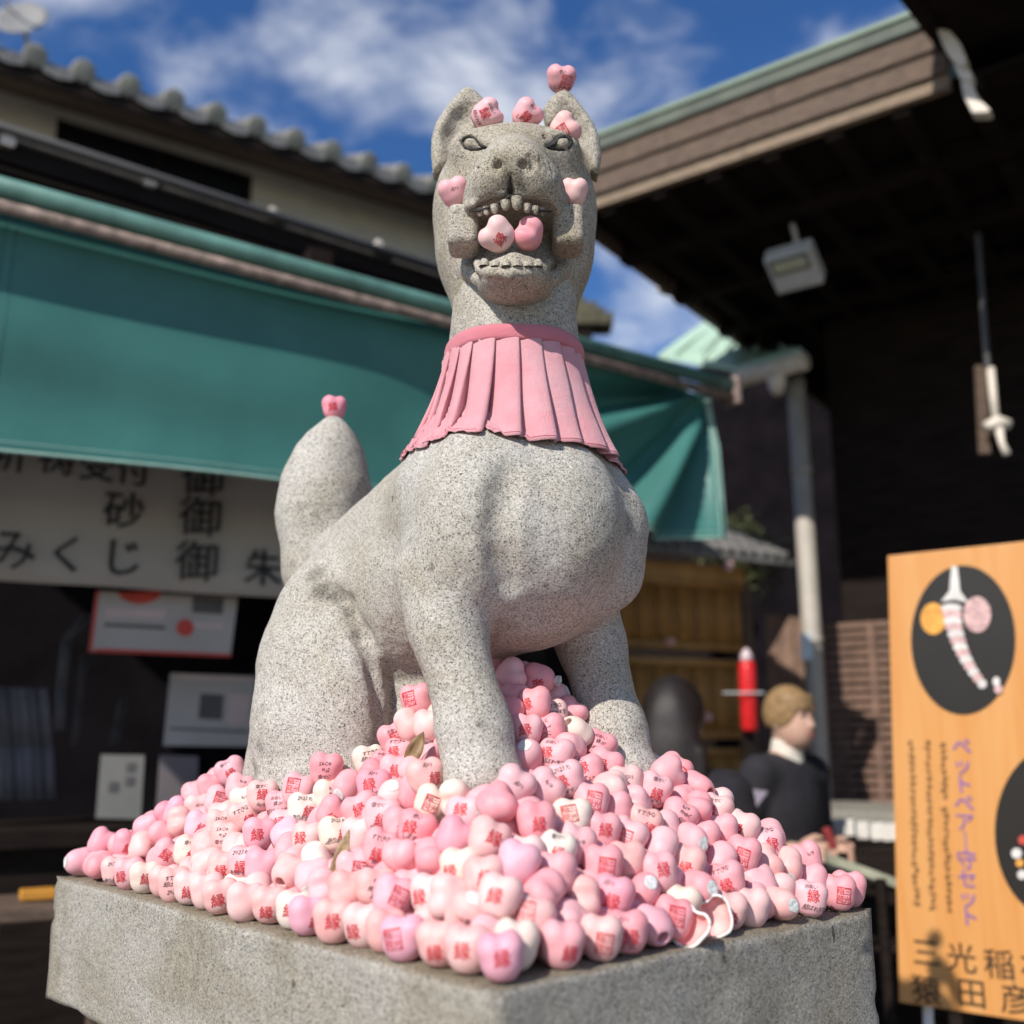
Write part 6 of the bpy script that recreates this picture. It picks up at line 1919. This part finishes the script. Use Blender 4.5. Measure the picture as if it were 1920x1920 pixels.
# dry leaves on the heap
def dry_leaf(label, x, y, Y, L_, w_, ang, col):
    p = at_y(x, y, Y)
    c = (Vector((0, 0, CAMZ)) - p).normalized(); side = UP.cross(c).normalized(); upi = c.cross(side)
    d = upi * math.cos(ang) + side * math.sin(ang); s_ = c.cross(d).normalized()
    vs, fs = [], []
    n = 12
    for i in range(n + 1):
        t = i / n
        ww = w_ * math.sin(math.pi * min(1, t * .97 + .03)) ** .8 * (1 - .25 * t)
        b = p + d * (t - .5) * L_ + c * (0.006 * math.sin(t * 3.1))
        for k in (-1, -.5, 0, .5, 1):
            vs.append(b + s_ * ww * k + c * (abs(k) ** 1.5 * ww * .45 + 0.001 * math.sin(9 * t + 3 * k)))
    for i in range(n):
        for k in range(4):
            fs.append((i * 5 + k, i * 5 + k + 1, (i + 1) * 5 + k + 1, (i + 1) * 5 + k))
    o = link('dry_leaf', mesh_from('dry_leaf', vs, fs), plain('dry_leaf_' + label.split()[0], col, 0.6, .25, 120), None, True)
    o.modifiers.new('t', 'SOLIDIFY').thickness = 0.0006
    MB().tube([p - d * L_ * .5, p + d * L_ * .45], [0.0008, 0.0003], 5).build('midrib', plain('leaf_rib', (0.20, 0.13, 0.06), 0.7), o)
    return tag(o, label, 'leaf', 'dry leaves caught in the heap')
lp = hit_heap(778, 1405)
dry_leaf('short brown dry leaf standing among hearts beside the near foreleg', 778, 1405, (lp.y if lp else 1.3) - 0.035, 0.045, 0.011, 0.45, (0.26, 0.17, 0.085))
lp = hit_heap(640, 1610)
dry_leaf('long pale dry leaf lying across the sunlit slope of the heap', 638, 1610, (lp.y if lp else 1.1) - 0.028, 0.062, 0.009, 0.28, (0.36, 0.26, 0.14))

# broken open heart: two shells with white broken rims
def shell(x, y, Y, turn, label):
    lowV2, F2, _ = heart_field(0.0016).mesh()
    keep = (lowV2[F2].mean(1)[:, 1] > -0.001)
    used = np.unique(F2[keep]); re_ = np.full(len(lowV2), -1); re_[used] = np.arange(len(used))
    me = np_mesh('shell', lowV2[used], re_[F2[keep]])
    me.materials.append(HC['c']); me.materials.append(M_WHITECER)
    p = at_y(x, y, Y)
    o = bpy.data.objects.new('broken_heart', me); COL.objects.link(o)
    rn = random.Random(int(x))
    o.matrix_world = Matrix.Translation(p) @ orient(p, turn, 'u' if False else 'f', rn)
    sdm = o.modifiers.new('t', 'SOLIDIFY'); sdm.thickness = 0.0028; sdm.offset = -1; sdm.material_offset_rim = 1; sdm.material_offset = 0
    return tag(o, label, 'heart charm', 'pieces of the broken heart')
shell(1288, 1738, at_z(1288, 1770, PED_Z).y, 25, 'smaller open shell of the broken heart on the pedestal edge')
shell(1338, 1722, at_z(1338, 1755, PED_Z).y, -35, 'larger open shell of the broken heart on the pedestal edge')

# ================================================================== people in the background
def skin(name, col):
    m, n, l, b = mat_new(name)
    b.inputs['Base Color'].default_value = (*col, 1)
    b.inputs['Roughness'].default_value = 0.55
    b.inputs['Subsurface Weight'].default_value = 0.15
    b.inputs['Subsurface Radius'].default_value = (0.01, 0.004, 0.002)
    return m
M_SKIN = skin('skin', (0.56, 0.34, 0.25))
def person(label, base, face_dir, mats, hair, hold, size=1.0):
    t = thing('person', label, 'person', tuple(base))
    fd = Vector((face_dir[0], face_dir[1], 0)).normalized()
    yv = -fd; xv = yv.cross(UP).normalized()
    R = Matrix((xv, yv, UP)).transposed().to_4x4()
    T = Matrix.Translation(Vector(base)) @ R @ Matrix.Scale(size, 4)
    def emit(name, fld, mat, it=1):
        V, F, N = fld.mesh()
        me = np_mesh(name, smooth_verts(V, F, it), F)
        me.transform(T)
        return link(name, me, mat, t)
    lo, hi = (-0.36, -0.46, -0.01), (0.36, 0.26, 1.66)
    tilt = -0.03
    hd = (0, -0.045, 1.485)
    # the body in one surface
    B = Field(lo, hi, 0.0085)
    B.ell(hd, (0.072, 0.088, 0.108)); B.ell((0, -0.075, 1.435), (0.052, 0.058, 0.060), 0.03)
    B.cone((0, 0.0, 1.30), (0, -0.025, 1.42), 0.050, 0.048, 0.02)
    B.cone((0, -0.128, 1.485), (0, -0.142, 1.462), 0.008, 0.013, 0.012)
    for s_ in (-1, 1):
        B.ell((s_ * 0.030, -0.130, 1.500), (0.016, 0.010, 0.010), 0.008, 'cut'); B.ell((s_ * 0.030, -0.118, 1.500), (0.012, 0.010, 0.008), 0.002)
        B.ell((s_ * 0.073, -0.03, 1.475), (0.010, 0.020, 0.030), 0.006)
        B.cone((s_ * 0.150, 0.0, 1.29), (s_ * 0.215, 0.03, 1.05), 0.050, 0.040, 0.03)
        hx_, hy_, hz_ = hold[0 if s_ < 0 else 1]
        B.cone((s_ * 0.215, 0.03, 1.05), (hx_, hy_ + .07, hz_), 0.040, 0.027, 0.02)
        B.ell((hx_, hy_ + .02, hz_), (0.020, 0.045, 0.040), 0.012)
        for k in range(4):
            fz = hz_ + 0.030 - k * 0.019
            B.chain([((hx_, hy_ - .01, fz), 0.0095), ((hx_ - s_ * .006, hy_ - .05, fz), 0.009), ((hx_ - s_ * .022, hy_ - .062 + .006 * k, fz - .004), 0.008)], 0.003)
        B.chain([((hx_ - s_ * .004, hy_ + .03, hz_ + .035), 0.011), ((hx_ - s_ * .018, hy_ - .005, hz_ + .052), 0.010), ((hx_ - s_ * .020, hy_ - .035, hz_ + .050), 0.008)], 0.004)
        B.cone((s_ * 0.085, 0.0, 0.84), (s_ * 0.090, -0.01, 0.47), 0.078, 0.052, 0.03)
        B.cone((s_ * 0.090, -0.01, 0.47), (s_ * 0.092, 0.02, 0.09), 0.052, 0.036, 0.02)
        B.cone((s_ * 0.092, 0.02, 0.05), (s_ * 0.100, -0.14, 0.035), 0.040, 0.034, 0.02)
    B.ell((0, 0.0, 1.17), (0.140, 0.090, 0.20), 0.05); B.ell((0, 0.0, 0.92), (0.135, 0.095, 0.13), 0.06)
    B.cone((-0.13, 0, 1.29), (0.13, 0, 1.29), 0.055, 0.055, 0.04)
    # a smile
    B.cone((-0.024, -0.137, 1.428), (0.0, -0.142, 1.421), 0.0045, 0.0065, 0.004, 'cut'); B.cone((0.0, -0.142, 1.421), (0.024, -0.137, 1.428), 0.0065, 0.0045, 0.004, 'cut')
    emit('body', B, M_SKIN)
    # jacket
    J = Field(lo, hi, 0.0085)
    J.ell((0, 0.0, 1.16), (0.162, 0.112, 0.21)); J.ell((0, 0.0, 0.90), (0.165, 0.122, 0.16), 0.06)
    J.cone((-0.14, 0.0, 1.285), (0.14, 0.0, 1.285), 0.068, 0.068, 0.05)
    for s_ in (-1, 1):
        hx_, hy_, hz_ = hold[0 if s_ < 0 else 1]
        J.cone((s_ * 0.155, 0.0, 1.28), (s_ * 0.220, 0.035, 1.05), 0.066, 0.055, 0.03)
        J.cone((s_ * 0.220, 0.035, 1.05), (hx_ + s_ * .01, hy_ + .115, hz_ - .005), 0.055, 0.040, 0.03)
    J.cone((0, -0.20, 1.10), (0, -0.12, 1.40), 0.030, 0.062, 0.012, 'cut')
    J.cone((0, 0.0, 1.34), (0, -0.03, 1.48), 0.062, 0.075, 0.01, 'cut')
    jk = emit('jacket', J, mats['jacket'])
    S = Field(lo, hi, 0.0085)
    S.ell((0, -0.012, 1.16), (0.120, 0.098, 0.19)); S.cone((0, -0.005, 1.31), (0, -0.02, 1.395), 0.066, 0.060, 0.03)
    S.cone((0, -0.02, 1.40), (0, -0.04, 1.5), 0.052, 0.06, 0.006, 'cut')
    emit('shirt', S, mats['shirt'])
    Tt = Field(lo, hi, 0.010)
    Tt.ell((0, 0.0, 0.90), (0.150, 0.112, 0.13))
    for s_ in (-1, 1):
        Tt.cone((s_ * 0.085, 0.0, 0.86), (s_ * 0.095, 0.0, 0.10), 0.090, 0.062, 0.03)
    emit('trousers', Tt, mats['trousers'])
    H = Field(lo, hi, 0.0075)
    H.ell((0, -0.030, 1.510), (0.090, 0.100, 0.108))
    H.ell((0, -0.125, 1.430), (0.062, 0.075, 0.105), 0.012, 'cut')
    if hair == 'short':
        H.box((0, -0.03, 1.38), (0.2, 0.2, 0.07), 0.0, 0.012, 'cut')
        for k in range(16):
            a = -1.2 + 2.4 * k / 15
            H.cone((math.sin(a) * 0.078, -0.035 - math.cos(a) * 0.082, 1.565), (math.sin(a) * 0.086, -0.040 - math.cos(a) * 0.092, 1.508 + 0.010 * (k % 3)), 0.016, 0.006, 0.006)
    else:
        H.ell((0, 0.035, 1.36), (0.098, 0.060, 0.19), 0.03)
        for k in range(9):
            x_ = -0.085 + 0.17 * k / 8
            H.cone((x_, 0.045, 1.40), (x_ * 1.15, 0.07, 1.12 + 0.02 * (k % 3)), 0.024, 0.008, 0.01)
    emit('hair', H, mats['hair'])
    def bit(name, pts, rad, mat):
        m_ = MB().tube(pts, rad, 6).mesh(name); m_.transform(T)
        return link(name, m_, mat, t, True)
    for s_ in (-1, 1):
        bit('eyebrow', [(s_ * .016, -.136, 1.522), (s_ * .030, -.134, 1.527), (s_ * .046, -.122, 1.522)], [.002, .003, .0015], mats['hair'])
        bit('eye', [(s_ * .019, -.130, 1.500), (s_ * .030, -.131, 1.503), (s_ * .041, -.124, 1.500)], [.0015, .0042, .0015], M_BLACK)
    bit('mouth', [(-.024, -.134, 1.430), (-.010, -.142, 1.424), (.010, -.142, 1.424), (.024, -.134, 1.430)], [.0015, .004, .004, .0015], plain('lip_red', (0.40, 0.10, 0.09), .5) if 'lip_red' not in bpy.data.materials else bpy.data.materials['lip_red'])
    return t, T
zp = at_y(1466, 1347, 3.75)
M_DARKJ = plain('black_wool', (0.020, 0.018, 0.022), 0.85, 0.2, 30, .2)
M_SHIRT = plain('cream_knit', (0.70, 0.64, 0.54), 0.85, 0.1, 60, .2)
pt, PT = person('smiling person with light brown fringe in dark jacket and cream collar holding papers', (zp.x, zp.y, zp.z - 1.49 * 0.92), (0.58, -0.81), {'jacket': M_DARKJ, 'shirt': M_SHIRT, 'trousers': plain('dark_trousers', (0.025, 0.025, 0.03), .85), 'hair': plain('light_brown_hair', (0.30, 0.185, 0.085), 0.45, .3, 40, .3, stretch=(3, 3, 1))}, 'short', [(-0.12, -0.20, 1.02), (0.12, -0.15, 1.00)], 0.92)
pq = [at_y(x, y, 3.42) for x, y in ((1402, 1478), (1440, 1484), (1398, 1540), (1368, 1522))]
pa = MB().prism(pq, Vector((0, .003, 0))).build('paper_sheet', plain('mauve_paper', (0.30, 0.26, 0.31), .8), None)
tag(pa, "mauve sheet of paper in the smiling person's hands", 'paper')
rb = at_y(1556, 1572, 3.5)
rbo = MB().box(rb, (0.014, 0.016, 0.035), (Vector((.9, .2, .35)).normalized(), Vector((0, 1, 0)), Vector((-.35, 0, .93)).normalized())).build('red_pouch', plain('dull_red_cloth', (0.28, 0.035, 0.035), .8), None, 0.008)
tag(rbo, "small dull red pouch held at the smiling person's side", 'pouch')
zp2 = at_y(1258, 1350, 3.0)
person('person with long dark hair and dark coat seen from behind beside the fence', (zp2.x, zp2.y, zp2.z - 1.49), (0.35, 0.94), {'jacket': plain('dark_coat', (0.014, 0.012, 0.016), .9, .2, 30), 'shirt': M_DARKJ, 'trousers': M_DARKJ, 'hair': plain('dark_brown_hair', (0.018, 0.012, 0.010), 0.45, .3, 40, .3, stretch=(3, 3, 1))}, 'long', [(-0.08, -0.22, 1.05), (0.08, -0.22, 1.05)])
